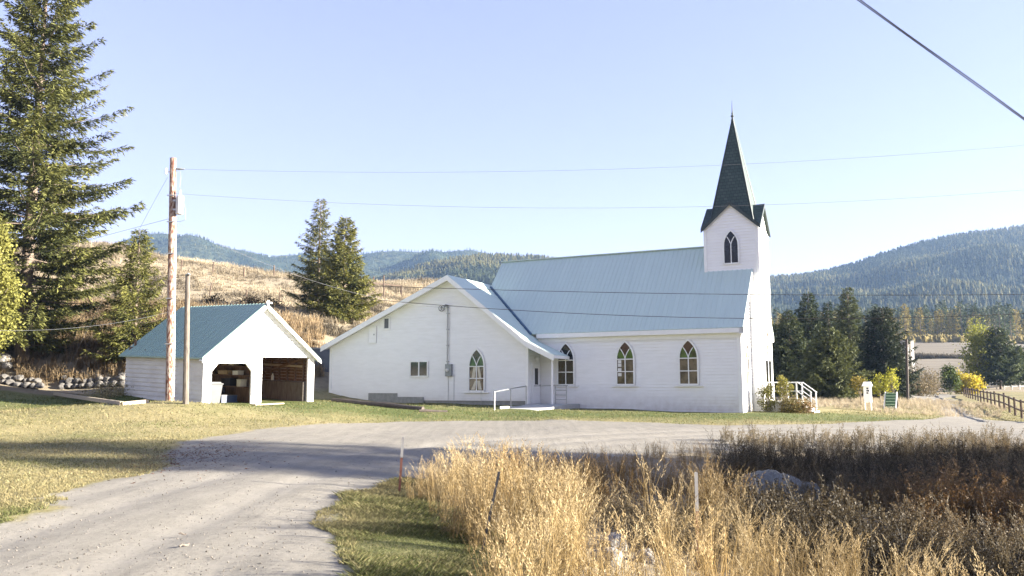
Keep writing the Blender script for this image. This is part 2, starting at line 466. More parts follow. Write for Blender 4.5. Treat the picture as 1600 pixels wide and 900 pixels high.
track = np.exp(-((po - .82) / .30) ** 2) + .55 * np.exp(-((po - 1.9) / .28) ** 2) * (smooth_noise(fx, fy, .25, 9) > -.2)
track = np.clip(track, 0, 1) * (gs > .2)
fz = fz - .035 * track

def ground_mat():
    m, t, p = new_mat('ground_surface')
    L = t.links.new; N = t.nodes.new
    at = N('ShaderNodeAttribute'); at.attribute_name = 'Col'
    sp = N('ShaderNodeSeparateColor'); L(at.outputs['Color'], sp.inputs[0])
    tc = N('ShaderNodeTexCoord')
    def nz(scale, detail=5, rough=.6, stretch=None):
        n = N('ShaderNodeTexNoise'); n.inputs['Scale'].default_value = scale; n.inputs['Detail'].default_value = detail; n.inputs['Roughness'].default_value = rough
        if stretch:
            mp = N('ShaderNodeMapping'); mp.inputs['Scale'].default_value = stretch; mp.inputs['Rotation'].default_value = (0, 0, -.35)
            L(tc.outputs['Object'], mp.inputs['Vector']); L(mp.outputs[0], n.inputs['Vector'])
        else: L(tc.outputs['Object'], n.inputs['Vector'])
        return n.outputs['Fac']
    def ramp(fac, stops):
        r = N('ShaderNodeValToRGB'); e = r.color_ramp.elements
        while len(e) < len(stops): e.new(.5)
        for i, (q, c) in enumerate(stops): e[i].position = q; e[i].color = (*c, 1) if len(c) == 3 else c
        L(fac, r.inputs['Fac']); return r.outputs['Color']
    def math_(op, a, b=None, clamp=False):
        n = N('ShaderNodeMath'); n.operation = op; n.use_clamp = clamp
        for i, q in enumerate((a, b)):
            if q is None: continue
            if isinstance(q, (int, float)): n.inputs[i].default_value = q
            else: L(q, n.inputs[i])
        return n.outputs[0]
    def mix(f, a, b):
        n = N('ShaderNodeMix'); n.data_type = 'RGBA'
        L(f, n.inputs[0]); L(a, n.inputs[6]); L(b, n.inputs[7]); return n.outputs[2]
    def edge(val, n, amt, sharp):
        v = math_('ADD', val, math_('MULTIPLY', math_('SUBTRACT', n, .5), amt))
        return math_('MULTIPLY', math_('SUBTRACT', v, .5 - .5 / sharp), sharp, True)
    big, mid, fine, grit = nz(.35, 4), nz(2.2, 6, .65), nz(14, 8, .75), nz(75, 4, .8)
    # gravel: pale crushed stone with packed wheel lines
    gcol = ramp(fine, [(.28, (.12, .111, .092)), (.5, (.195, .182, .152)), (.72, (.27, .253, .213))])
    g2 = ramp(mid, [(.3, (.155, .143, .118)), (.65, (.245, .228, .19))])
    lines = nz(2.0, 4, .6, (2.4, .16, 1))
    gcol = mix(ramp(grit, [(.40, (0,) * 3), (.60, (1,) * 3)]), gcol, g2)
    gcol = mix(math_('MULTIPLY', ramp(lines, [(.46, (0, 0, 0)), (.62, (1, 1, 1))]), .45), gcol, ramp(fine, [(.3, (.225, .209, .174)), (.7, (.285, .265, .222))]))
    # mown grass: green where kept, straw where dry
    green = ramp(fine, [(.3, (.032, .046, .012)), (.5, (.075, .095, .026)), (.7, (.14, .152, .05))])  # green darkened to paint in the shade beside the church
    straw = ramp(fine, [(.28, (.13, .108, .045)), (.5, (.25, .212, .105)), (.72, (.34, .295, .155))])
    gf = math_('ADD', sp.outputs['Blue'], math_('MULTIPLY', math_('SUBTRACT', mid, .5), 1.3))
    gf = math_('ADD', gf, math_('MULTIPLY', math_('SUBTRACT', big, .5), 1.2), True)
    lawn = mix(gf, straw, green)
    # unmown ground: dry bunch grass on brown soil
    dry = ramp(mid, [(.3, (.16, .128, .082)), (.5, (.29, .245, .165)), (.7, (.37, .32, .225))])
    dry2 = ramp(fine, [(.3, (.18, .135, .083)), (.65, (.355, .295, .20))])
    dry = mix(ramp(big, [(.35, (.2,) * 3), (.65, (.8,) * 3)]), dry, dry2)
    rows = nz(.5, 5, .65, (.12, 2.2, 1))
    field = ramp(rows, [(.30, (.09, .078, .056)), (.5, (.155, .134, .098)), (.70, (.205, .182, .138))])
    dry = mix(sp.outputs['Blue'], dry, field)
    col = mix(edge(sp.outputs['Green'], mid, .7, 2.5), dry, lawn)
    col = mix(edge(sp.outputs['Red'], math_('ADD', math_('MULTIPLY', mid, .6), math_('MULTIPLY', fine, .4)), 1.25, 4), col, gcol)
    tk = N('ShaderNodeAttribute'); tk.attribute_name = 'Track'
    tf = math_('MULTIPLY', math_('MULTIPLY', tk.outputs['Fac'], .75), math_('ADD', mid, .25), True)
    col = mix(tf, col, ramp(fine, [(.3, (.235, .218, .183)), (.7, (.295, .275, .233))]))
    L(col, p.inputs['Base Color'])
    p.inputs['Roughness'].default_value = .95; p.inputs['Specular IOR Level'].default_value = .15
    h = math_('ADD', math_('MULTIPLY', fine, .6), math_('ADD', math_('MULTIPLY', grit, .35), math_('MULTIPLY', lines, .5)))
    add_bump(t, p, h, .5, .04)
    return m
M['ground'] = ground_mat()
ny, nx = GX.shape
ii = np.arange(ny * nx).reshape(ny, nx)
quads = np.stack([ii[:-1, :-1], ii[:-1, 1:], ii[1:, 1:], ii[1:, :-1]], -1).reshape(-1, 4)
cg, cl = gs[quads].mean(1) > 0, ls[quads].mean(1) > 0
V = np.stack([fx, fy, fz], 1)
for nm, sel in (('gravel_road', cg), ('lawn', cl & ~cg), ('ground', ~cg & ~cl)):
    q = quads[sel]; u, inv = np.unique(q, return_inverse=True)
    go = tag(big_mesh(nm, V[u], inv.reshape(-1, 4), M['ground'], col=zone[u], smooth=True), kind='structure')
    ta = go.data.attributes.new('Track', 'FLOAT', 'POINT'); ta.data.foreach_set('value', track[u].astype(np.float32))

# ------------------------------------------------------------------ distant hills
def hill_mat(name, dark, light, yellow, sc):
    m, t, p = new_mat(name)
    L = t.links.new
    c1, f1 = noise_mix(t, sc, dark, light, .42, .62, 8)
    c2, f2 = noise_mix(t, sc * .09, (0, 0, 0), (1, 1, 1), .52, .68, 5)
    mx = t.nodes.new('ShaderNodeMix'); mx.data_type = 'RGBA'
    L(c2, mx.inputs[0]); L(c1, mx.inputs[6])
    c3, f3 = noise_mix(t, sc * 1.6, dark, yellow, .40, .60, 6)
    L(c3, mx.inputs[7]); L(mx.outputs[2], p.inputs['Base Color'])
    p.inputs['Roughness'].default_value = 1; p.inputs['Specular IOR Level'].default_value = 0
    add_bump(t, p, f1, 1, 8)
    return m
HM = hill_mat('hill_forest_floor', (.020, .030, .020), (.042, .052, .032), (.10, .095, .045), .06)
HILLS = {}
def hill(name, crest, Yc, Y0, z0, seed, relief, px0, px1, n=150, m=70):
    cx = np.array([c[0] for c in crest], float); cy = np.array([c[1] for c in crest], float)
    def height(r, Y):
        px = 800 + r * F * 1.0
        e = np.interp(px, cx, [elev(a, b) for a, b in crest])
        zc = EYE + Yc * e
        s = np.clip((Y - Y0) / (Yc - Y0), 0, 1.6)
        prof = np.where(s < 1, s ** 1.25 * (1.0) , 1 - (s - 1) * .9)
        k = np.clip(1 - np.abs(s - .55) / .5, 0, 1)
        b = relief * k * (smooth_noise(r * Y, Y, 2 * np.pi / (Yc * .22), seed) + .6 * smooth_noise(r * Y, Y, 2 * np.pi / (Yc * .09), seed + 1))
        return z0 + (zc - z0) * prof + b
    rr = np.linspace((px0 - 800) / F, (px1 - 800) / F, n); yy = np.linspace(Y0, Yc * 1.25, m)
    A, B = np.meshgrid(rr, yy)
    Z = height(A.ravel(), B.ravel())
    V = np.stack([A.ravel() * B.ravel(), B.ravel(), Z], 1)
    i = np.arange(n * m).reshape(m, n)
    q = np.stack([i[:-1, :-1], i[:-1, 1:], i[1:, 1:], i[1:, :-1]], -1).reshape(-1, 4)
    tag(big_mesh(name, V, q, HM, smooth=True), kind='structure')
    HILLS[name + str(seed)] = height
    return height
h_right = hill('hill', [(700, 452), (1000, 447), (1150, 440), (1208, 437), (1260, 433), (1300, 426), (1340, 415), (1400, 396), (1450, 383), (1530, 367), (1600, 360), (1700, 353), (1900, 352), (2300, 380)], 1000, 400, 14, 11, 10, 850, 2250)
h_far = hill('hill', [(-500, 430), (0, 395), (100, 392), (170, 379), (215, 366), (250, 364), (290, 373), (340, 385), (420, 398), (470, 393), (560, 395), (620, 391), (700, 391), (735, 389), (770, 397), (845, 402), (950, 425), (1100, 436), (1400, 440)], 1600, 600, 20, 21, 30, -450, 1300)
h_mid = hill('hill', [(380, 500), (480, 470), (560, 441), (590, 436), (640, 421), (700, 405), (750, 400), (800, 400), (850, 404), (900, 415), (1000, 440), (1150, 470)], 900, 400, 16, 31, 9, 400, 1120)

# one closed body of air over everything
hz = MB(); hz.box((-2000, -260, -14), (1560, 2100, 290))
mh = bpy.data.materials.new('thin_haze'); mh.use_nodes = True
th = mh.node_tree; th.nodes.remove(th.nodes['Principled BSDF'])
pv = th.nodes.new('ShaderNodeVolumePrincipled')
pv.inputs['Color'].default_value = (.42, .64, 1, 1); pv.inputs['Density'].default_value = .00015; pv.inputs['Anisotropy'].default_value = .2
th.links.new(pv.outputs[0], th.nodes['Material Output'].inputs['Volume'])
tag(hz.build('haze', mh), kind='stuff')
# ------------------------------------------------------------------ church
ANG = math.atan2(.444, .896)                       # the long wall recedes to the left by this angle
C0 = Vector((pt(1160, 645, 40).x, 40, 0))
church = empty('church', C0, -ANG, 'white clapboard church with pale teal metal roofs and a dark steeple', 'church')

def clip(poly, axis, val, keep_above):
    out = []
    n = len(poly)
    for i in range(n):
        a, b = poly[i], poly[(i + 1) % n]
        da, db = (a[axis] - val), (b[axis] - val)
        if not keep_above: da, db = -da, -db
        if da >= 0: out.append(a)
        if (da >= 0) != (db >= 0):
            t = da / (da - db); out.append((a[0] + (b[0] - a[0]) * t, a[1] + (b[1] - a[1]) * t))
    return out
def clapboard(mb, polys, O, ax, nrm, course=.15, tilt=.038, mi=0, z_off=0.0):
    """lapped boards over convex (s, z) polygons; O + s*ax + z up; nrm points outwards"""
    O, ax, nrm = Vector(O), Vector(ax), Vector(nrm)
    flip = ax.cross(Vector((0, 0, 1))).dot(nrm) < 0
    for poly in polys:
        z0 = min(p[1] for p in poly); z1 = max(p[1] for p in poly)
        k = math.floor((z0 - z_off) / course)
        while z_off + k * course < z1:
            a, b = z_off + k * course, z_off + (k + 1) * course
            q = clip(clip(poly, 1, a, True), 1, b, False)
            k += 1
            if len(q) < 3: continue
            P = [O + ax * s + Vector((0, 0, z)) + nrm * (tilt * (b - z) / course) for s, z in q]
            lo = min(z for s, z in q)
            low = sorted([s for s, z in q if z < lo + 1e-5])
            mb.poly(P if not flip else P[::-1], mi)
            if len(low) >= 2:
                f = tilt * (b - lo) / course
                e = [O + ax * s + Vector((0, 0, lo)) + nrm * d for s, d in ((low[0], f), (low[-1], f), (low[-1], -.002), (low[0], -.002))]
                mb.poly(e if flip else e[::-1], mi)

def roof_slope(name, poly, O, es, er, thick, parent, mat, pitch=.24, rib_w=.045, rib_h=.018, s0=0.0):
    """poly in (s along the eave, r up the slope), ribs run up the slope"""
    O, es, er = Vector(O), Vector(es).normalized(), Vector(er).normalized()
    nn = es.cross(er).normalized()
    if nn.z < 0: nn = -nn
    mb = MB()
    P = [O + es * s + er * r for s, r in poly]
    mb.prism(P, -nn * thick)
    a, b = min(p[0] for p in poly), max(p[0] for p in poly)
    s = a + .05
    while s < b - .02:
        hit = []
        for i in range(len(poly)):
            p, q = poly[i], poly[(i + 1) % len(poly)]
            if (p[0] - s) * (q[0] - s) <= 0 and abs(p[0] - q[0]) > 1e-6:
                hit.append(p[1] + (q[1] - p[1]) * (s - p[0]) / (q[0] - p[0]))
        if len(hit) >= 2:
            r0, r1 = min(hit), max(hit)
            if r1 - r0 > .1:
                c0, c1 = O + es * s + er * (r0 + .004), O + es * s + er * (r1 - .004)
                w = es * (rib_w / 2)
                vs = []
                for c in (c0, c1):
                    vs += [c - w * 1.6 - nn * .003, c - w + nn * rib_h, c + w + nn * rib_h, c + w * 1.6 - nn * .003]
                mb.add(vs, [(0, 1, 5, 4), (1, 2, 6, 5), (2, 3, 7, 6), (3, 2, 1, 0), (4, 5, 6, 7)])
        s += pitch
    return mb.build(name, mat, parent)

# --- nave
NW, NL, EZ, RZ, OV = 7.66, 14.5, 4.58, 9.19, .30
slope = (RZ - EZ) / (NW / 2 + OV)
wt = EZ + OV * slope - .17
mb = MB()
clapboard(mb, [[(-NL + .02, .2), (0, .2), (0, wt), (-NL + .02, wt)]], (0, 0, 0), (1, 0, 0), (0, -1, 0))
clapboard(mb, [[(0, .2), (NW, .2), (NW, wt), (NW / 2, wt + slope * NW / 2), (0, wt)]], (0, 0, 0), (0, 1, 0), (1, 0, 0))
clapboard(mb, [[(-NL, .2), (0, .2), (0, wt), (-NL, wt)]], (0, NW, 0), (1, 0, 0), (0, 1, 0))
clapboard(mb, [[(0, .2), (NW, .2), (NW, wt), (NW / 2, wt + slope * NW / 2), (0, wt)]], (-NL, 0, 0), (0, 1, 0), (-1, 0, 0))
mb.build('nave_wall', M['clap'], church)
mb = MB()
mb.box((-.14, -.054, .28), (.054, .14, wt - .1)); mb.build('corner_board', M['trim'], church); mb = MB(); mb.box((-.1, NW - .12, .28), (.054, NW + .054, wt - .1))
mb.build('corner_board', M['trim'], church)
mb = MB()
mb.box((-10.4, -.30, EZ - .24), (.22, -.262, EZ - .02))             # fascia under the eave
mb.box((-10.4, -.262, EZ - .24), (.22, -.004, EZ - .20))            # soffit
mb.box((-10.4, -.07, EZ - .46), (.07, -.048, EZ - .242))            # frieze board
mb.build('eave_trim', M['trim'], church)
mb = MB()
mb.prism([(.23, -.30, EZ - .30), (.23, .36, EZ - .30), (.23, .36, EZ + .1), (.23, -.0, EZ - .02), (.23, -.30, EZ - .02)], (-.2, 0, 0)); mb.build('eave_return', M['trim'], church); mb = MB()
mb.prism([(.235, NW + .3, EZ - .3), (.235, NW - .36, EZ - .3), (.235, NW - .36, EZ + .1), (.235, NW + .3, EZ - .02)], (-.2, 0, 0))
mb.build('eave_return', M['trim'], church)
rl = math.hypot(NW / 2 + OV, RZ - EZ)
er = (0, (NW / 2 + OV) / rl, (RZ - EZ) / rl)
roof_slope('nave_roof', [(-NL, 0), (.25, 0), (.25, rl), (-NL, rl)], (0, -OV, EZ), (1, 0, 0), er, .07, church, M['roof'])
roof_slope('nave_roof', [(-NL, 0), (.25, 0), (.25, rl - .004), (-NL, rl - .004)], (0, NW + OV, EZ), (1, 0, 0), (0, -er[1], er[2]), .07, church, M['roof'])
mb = MB()
for sg in (-1, 1):
    y0 = -OV if sg < 0 else NW + OV
    mb.prism([(.21, y0, EZ - .09), (.21, NW / 2, RZ - .09), (.21, NW / 2, RZ - .30), (.21, y0, EZ - .27)], (.035, 0, 0))
mb.build('rake_board', M['trim'], church)
mb = MB()
mb.bar((-NL - .02, NW / 2, RZ + .012), (-2.1, NW / 2, RZ + .012), .22, .05)
mb.build('ridge_cap', M['roof'], church)
mb = MB(); mb.box((-9.9, -.03, .1), (.02, -.026 + .03, .3)); mb.build('foundation', M['concrete'], church)
mb = MB(); mb.bar((-8.6, -.07, .33), (-.06, -.07, .28), .03, .16, up=(0, 0, 1)); mb.build('skirt_board', M['oldwhite'], church)

# --- windows
def arc_pts(w, hs, ha, n=9):
    """outline of a pointed arch above the springing hs: from left to apex to right (s, z)"""
    k = (ha * ha - w * w / 4) / w                    # centre offset for a two-centred arch
    R = w / 2 + k
    L = []
    a1 = math.atan2(ha, -k)
    for i in range(n + 1):
        a = math.pi + (a1 - math.pi) * i / n
        L.append((k + R * math.cos(a), hs + R * math.sin(a)))
    return L + [(-s, z) for s, z in L[-2::-1]]
def gothic(parent, O, ax, nrm, w, h, ha, mats=('glass', 'ggreen', 'gbrown'), bars=True, name='arched_window', sill=True, dark=False, curtain=False, mull=True):
    O, ax, nrm = Vector(O), Vector(ax), Vector(nrm)
    up = Vector((0, 0, 1))
    P = lambda s, z, d: O + ax * s + up * z + nrm * d
    hs = h - ha
    out = [(-w / 2, 0)] + arc_pts(w, hs, ha) + [(w / 2, 0)]
    fw = .075
    wo = w + 2 * fw
    outer = [(-wo / 2, -fw)] + arc_pts(wo, hs, ha + fw * 1.5) + [(wo / 2, -fw)]
    mb = MB()
    def strip(A, B, d0, d1):
        n = len(A)
        for i in range(n - 1):
            a, b, c, d = A[i], A[i + 1], B[i + 1], B[i]
            q = [P(*a, d1), P(*b, d1), P(*c, d1), P(*d, d1)]
            mb.poly(q)
            mb.poly([P(*a, d0), P(*b, d0), P(*b, d1), P(*a, d1)])
            mb.poly([P(*d, d1), P(*c, d1), P(*c, d0), P(*d, d0)])
    strip(out, outer, .0, .05)
    mb.bar(P(-wo / 2, -fw / 2, .025), P(wo / 2, -fw / 2, .025), fw, .05, up=nrm)
    if sill: mb.bar(P(-w / 2 - .28, -fw - .035, .04), P(w / 2 + .28, -fw - .035, .04), .05, .08, up=nrm)
    bw = .045
    if bars:
        if mull: mb.bar(P(0, 0, .03), P(0, hs + .01, .03), bw, .035, up=nrm)
        if not dark:
            for z in (hs, hs * .5): mb.bar(P(-w / 2, z, .032), P(w / 2, z, .032), bw if z == hs else bw * .9, .033, up=nrm)
    # curved tracery: two arcs splitting the head into side lancets and a top kite
    def tr(i, sg):
        t = i / 8.0
        return (sg * (w * .27 * t ** 1.6), hs + ha * .60 * t)
    for sg in (-1, 1):
        for i in range(8):
            mb.bar(P(*tr(i, sg), .034), P(*tr(i + 1, sg), .034), bw * .85, .03, up=nrm)
    win = mb.build(name, M['trim'], parent)
    gb = MB()
    d = .014
    gb.poly([P(-w / 2, 0, d), P(w / 2, 0, d), P(w / 2, hs, d), P(-w / 2, hs, d)], 0)
    head = arc_pts(w, hs, ha, 16)
    tip = tr(8, 1)
    for sg in (-1, 1):
        lo = [(s, z) for s, z in head if (s * sg >= 0) and z <= tip[1] + .02]
        if sg > 0: lo = lo[::-1]
        inn = [tr(i, sg) for i in range(8, -1, -1)]
        gb.poly([P(s, z, d) for s, z in lo + inn], 1)
    topc = [(s, z) for s, z in head if z > tip[1] + .02]
    k = [tr(i, -1) for i in range(0, 9)] + topc + [tr(i, 1) for i in range(8, 0, -1)]
    gb.poly([P(s, z, d) for s, z in k], 2)
    gb.build('pane', [M[q] for q in mats], win)
    if curtain:
        c = MB()
        for x0, x1, x2, x3 in ((-.19, -.03, -.30, -.12), (.03, .17, .14, .28)):
            c.prism([P(x0, hs * .98, .017), P(x1, hs * .98, .017), P(x3, hs * .52, .017), P(x2, hs * .52, .017)], nrm * .004)
        for x0, x1, x2, x3 in ((-.31, -.1, -.10, -.025), (.1, .31, .025, .2)):
            c.prism([P(x0, hs * .03, .017), P(x1, hs * .03, .017), P(x3, hs * .40, .017), P(x2, hs * .40, .017)], nrm * .004)
        c.build('curtain', M['cream'], win)
    return win
def nave_t(px, off, py=600):
    """local x on the line parallel to the long wall at depth off, seen at photo column px"""
    a = ray(px, py)[0]
    ox, oy = C0.x + .444 * off, C0.y + .896 * off
    t = (ox - a * oy) / (.896 + .444 * a)
    return -t, oy + .444 * t
WS = {}
for px, mt, nm in ((1077, ('glass', 'ggreen', 'gbrown'), 0), (978, ('glass', 'ggreen', 'gbrown'), 0), (885, ('gblack', 'gblack', 'gblack'), 0)):
    x, Y = nave_t(px, 0)
    w_ = gothic(church, (x, -.046, 1.97), (1, 0, 0), (0, -1, 0), .84, 2.06, .84, mt)
    if px == 978:
        c = MB()
        for z in (.38, .62, .84, 1.02):
            c.box((x - .38, -.068, 1.97 + z), (x - .20, -.063, 1.97 + z + .16))
        c.build('paper_sheet', M['paper'], w_)
# gable end window and the tower's openings
gothic(church, (.046, 1.15, 1.97), (0, 1, 0), (1, 0, 0), .8, 2.06, .84)
gothic(church, (.046, NW - 1.15, 1.97), (0, 1, 0), (1, 0, 0), .8, 2.06, .84)

# --- tower
TX0, TX1, TY0, TY1, TZ, TG = -2.125, .53, 2.5, 5.16, 9.93, 11.12
tcx, tcy = (TX0 + TX1) / 2, (TY0 + TY1) / 2
mb = MB()
tp = lambda c0, c1, b: [(c0, b), (c1, b), (c1, TZ), ((c0 + c1) / 2, TG), (c0, TZ)]
clapboard(mb, [tp(TX0, TX1, .3)], (0, TY0, 0), (1, 0, 0), (0, -1, 0))
clapboard(mb, [tp(TX0, TX1, .3)], (0, TY1, 0), (1, 0, 0), (0, 1, 0))
clapboard(mb, [tp(TY0, TY1, .3)], (TX1, 0, 0), (0, 1, 0), (1, 0, 0), tilt=.02)
clapboard(mb, [tp(TY0, TY1, 6)], (TX0, 0, 0), (0, 1, 0), (-1, 0, 0))
mb.build('tower_wall', M['white'], church)
mb = MB()
for x in (TX0, TX1):
    for y in (TY0, TY1):
        sx, sy = (1 if x == TX1 else -1), (1 if y == TY1 else -1)
        mb.box((x + sx * .054, y + sy * .054, .3 if x > 0 else 6), (x - sx * .09, y - sy * .09, TZ - .06))
mb.build('tower_corner_board', M['trim'], church)
gothic(church, (tcx, TY0 - .046, 8.05), (1, 0, 0), (0, -1, 0), .68, 1.62, .72, ('gblack', 'gblack', 'gblack'), sill=False, dark=True, name='belfry_opening')
gothic(church, (TX1 + .046, tcy, 8.05), (0, 1, 0), (1, 0, 0), .68, 1.62, .72, ('gblack', 'gblack', 'gblack'), sill=False, dark=True, name='belfry_opening')
gothic(church, (TX1 + .046, tcy, 5.55), (0, 1, 0), (1, 0, 0), .55, 1.1, .5, ('glass', 'ggreen', 'gbrown'), sill=False)
gothic(church, (TX1 + .046, tcy, 3.35), (0, 1, 0), (1, 0, 0), .9, 1.35, .75, ('glass', 'ggreen', 'gbrown'))
# front door of the tower
mb = MB()
mb.box((TX1 + .02, tcy - .85, 1.12), (TX1 + .07, tcy + .85, 3.25)); fd = mb.build('front_door', M['trim'], church)
mb = MB()
for s in (-1, 1): mb.box((TX1 + .07, tcy + s * .42 - .33, 1.2), (TX1 + .085, tcy + s * .42 + .33, 3.15))
mb.build('door_leaf', M['gblack'], fd)
# cross gables and spire
gs_ = (TG - TZ) / ((TX1 - TX0) / 2)
def gable_wing(dx, dy):
    """one of the four gable ends: two slopes meeting its neighbours in the valleys"""
    h = (TX1 - TX0) / 2; o = .14; e = h + o; t = .14
    mb = MB()
    top, low = TG + .10, TZ + .10 - o * gs_
    for sg in (-1, 1):
        P = [(tcx, tcy, top), (tcx + dx * e, tcy + dy * e, top), (tcx + dx * e + sg * dy * e, tcy + dy * e + sg * dx * e, low)]
        mb.prism(P, (0, 0, -t))
    return mb.build('tower_gable', M['shingle'], church)
for dx, dy in ((1, 0), (-1, 0), (0, 1), (0, -1)): gable_wing(dx, dy)
mb = MB()
o = .145
for sg in (-1, 1):
    h = (TX1 - TX0) / 2 + o
    for y, dy in ((TY0 - o, -.03), (TY1 + o, .03)):
        mb.prism([(tcx, y, TG + .11), (tcx + sg * h, y, TZ + .11 - o * gs_), (tcx + sg * h, y, TZ - .10 - o * gs_), (tcx, y, TG - .10)], (0, dy, 0))
    for x, dx in ((TX0 - o, -.03), (TX1 + o, .03)):
        mb.prism([(x, tcy, TG + .106), (x, tcy + sg * h, TZ + .106 - o * gs_), (x, tcy + sg * h, TZ - .104 - o * gs_), (x, tcy, TG - .104)], (dx, 0, 0))
mb.build('tower_fascia', M['darktrim'], church)
mb = MB()
ap = (tcx, tcy, 16.05); b = 1.15; zb = 9.9
cs = [(tcx - b, tcy - b, zb), (tcx + b, tcy - b, zb), (tcx + b, tcy + b, zb), (tcx - b, tcy + b, zb)]
for i in range(4): mb.poly([cs[i], cs[(i + 1) % 4], ap])
sp_ = mb.build('spire', M['shingle'], church)
mb = MB()
for c in cs: mb.tube([c, ap], [.05, .025], 6)
mb.build('hip_cap', M['darktrim'], sp_)
mb = MB()
mb.lathe([(.06, 15.75), (.09, 15.88), (.05, 15.98), (.04, 16.03), (.09, 16.09), (.10, 16.12), (.04, 16.18), (.035, 16.22), (.065, 16.26), (.035, 16.30), (.026, 16.4), (.016, 16.75), (.004, 17.0)], 10, (tcx, tcy, 0))
mb.build('finial', M['darktrim'], church, smooth=True)

# --- annex
AX0, AXK, AXR, AXT = -22.76, -10.33, -14.83, -8.67
AY, VY = -1.5, -1.97
def aroof(x):
    if x <= AXR: return 7.75 - .436 * (AXR - x)
    if x <= -10.2: return 7.75 - .785 * (x - AXR)
    return 7.75 - .785 * (-10.2 - AXR) - .47 * (x + 10.2)
TH = .16
mb = MB()
zb = 1.12
left = [(AX0, zb), (AXR, zb), (AXR, aroof(AXR) - TH), (AX0, aroof(AX0) - TH)]
right = [(AXR, zb), (AXK, zb), (AXK, aroof(AXK) - TH), (AXR, aroof(AXR) - TH)]
clapboard(mb, [left, right], (0, AY, 0), (1, 0, 0), (0, -1, 0), z_off=.02)
clapboard(mb, [[(AY, .5), (0, .5), (0, aroof(AXK) - TH), (AY, aroof(AXK) - TH)]], (AXK, 0, 0), (0, 1, 0), (1, 0, 0), z_off=.02)
clapboard(mb, [[(AY, .5), (10, .5), (10, aroof(AX0) - TH), (AY, aroof(AX0) - TH)]], (AX0, 0, 0), (0, 1, 0), (-1, 0, 0), z_off=.02)
clapboard(mb, [left, right], (0, 10, 0), (1, 0, 0), (0, 1, 0), z_off=.02)
mb.build('annex_wall', M['clap'], church)
mb = MB()
mb.box((AXK - .11, AY - .054, .6), (AXK + .054, AY + .11, aroof(AXK) - TH - .02)); mb.build('annex_corner_board', M['trim'], church); mb = MB(); mb.box((AX0 - .054, AY - .054, 1.0), (AX0 + .11, AY + .11, aroof(AX0) - TH - .02))
mb.build('annex_corner_board', M['trim'], church)
mb = MB()
mb.box((AX0 + .05, AY + .03, .2), (AXK - .03, AY + .28, zb + .005))
mb.box((-20.05, AY - .085, .6), (-18.15, AY - .048, 1.50), 0); mb.box((-18.148, AY - .08, .6), (-16.45, AY - .048, 1.30), 0)
mb.build('annex_foundation', M['concrete'], church)
L1 = math.hypot(8.27 + .0, .436 * 8.27)
dl = Vector((1, 0, .436)).normalized()
roof_slope('annex_roof', [(VY, 0), (10.4, 0), (10.4, L1), (VY, L1)], (AXR - 8.27, 0, aroof(AXR - 8.27)), (0, 1, 0), dl, .12, church, M['roof'])
dr = Vector((-1, 0, .785)).normalized()
L2 = math.hypot(4.63, .785 * 4.63)
roof_slope('annex_roof', [(VY, 0), (10.4, 0), (10.4, L2), (VY, L2)], (-10.2, 0, aroof(-10.2)), (0, 1, 0), dr, .12, church, M['roof'])
dp = Vector((-1, 0, .47)).normalized()
L3 = math.hypot(1.53, .47 * 1.53)
roof_slope('porch_roof', [(VY, 0), (-.03, 0), (-.03, L3), (VY, L3)], (AXT, 0, aroof(AXT)), (0, 1, 0), dp, .10, church, M['roof'])
mb = MB()
def rake(x0, x1):
    mb.prism([(x0, VY - .002, aroof(x0) - .02), (x1, VY - .002, aroof(x1) - .02), (x1, VY - .002, aroof(x1) - .30), (x0, VY - .002, aroof(x0) - .30)], (0, -.035, 0))
rake(AXR - 8.3, AXR); rake(AXR, -10.2); rake(-10.2, AXT)
mb.box((AXT, VY, aroof(AXT) - .17), (AXT + .03, -.04, aroof(AXT) - .02))
mb.build('annex_rake_board', M['trim'], church)
mb = MB()
mb.prism([(AXR - 8.2, VY, aroof(AXR - 8.2) - .20), (AXR, VY, aroof(AXR) - .20), (AXR, VY, aroof(AXR) - .17), (AXR - 8.2, VY, aroof(AXR - 8.2) - .17)], (0, .46, 0))
mb.prism([(AXR, VY, aroof(AXR) - .20), (-10.2, VY, aroof(-10.2) - .20), (-10.2, VY, aroof(-10.2) - .17), (AXR, VY, aroof(AXR) - .17)], (0, .46, 0))
mb.build('annex_soffit', M['trim'], church)
# valley flashing: follows where the annex slope runs into the nave roof
mb = MB()
prev = None
vp = []
for i in range(12):
    x = -14.5 + (-10.72 + 14.5) * i / 11
    z = aroof(x); y = -OV + (z - EZ) / slope
    vp.append((x + .05, y - .03, z + .04))
mb.tube(vp, .07, 4)
mb.build('valley_flashing', M['flash'], church)
mb = MB(); mb.tube([(-8.95, AY - .08, .6), (-8.95, AY - .08, aroof(-8.95) - .12)], .06, 4); mb.build('porch_post', M['trim'], church)
# side door under the porch
mb = MB(); mb.box((AXK + .02, -1.12, .98), (AXK + .060, -.10, 3.06)); dr_ = mb.build('door', M['trim'], church)
mb = MB(); mb.box((AXK + .060, -1.02, .99), (AXK + .075, -.20, 2.98)); lf = mb.build('door_leaf', M['white'], dr_)
mb = MB(); mb.box((AXK + .075, -.80, 1.95), (AXK + .082, -.42, 2.78)); mb.build('door_pane', M['gblack'], dr_)
mb = MB(); mb.lathe([(.02, 0), (.035, .02), (.035, .05), (.01, .07)], 8); h_ = mb.build('door_knob', M['galv'], dr_); h_.location = (AXK + .085, -.27, 1.92); h_.rotation_euler = (0, math.pi / 2, 0)
mb = MB(); mb.lathe([(.03, 0), (.09, .05), (.10, .14), (.06, .2)], 10); h_ = mb.build('porch_light', M['paper'], church); h_.location = (AXK + .02, -.62, 3.28); h_.rotation_euler = (0, math.pi / 2, 0)

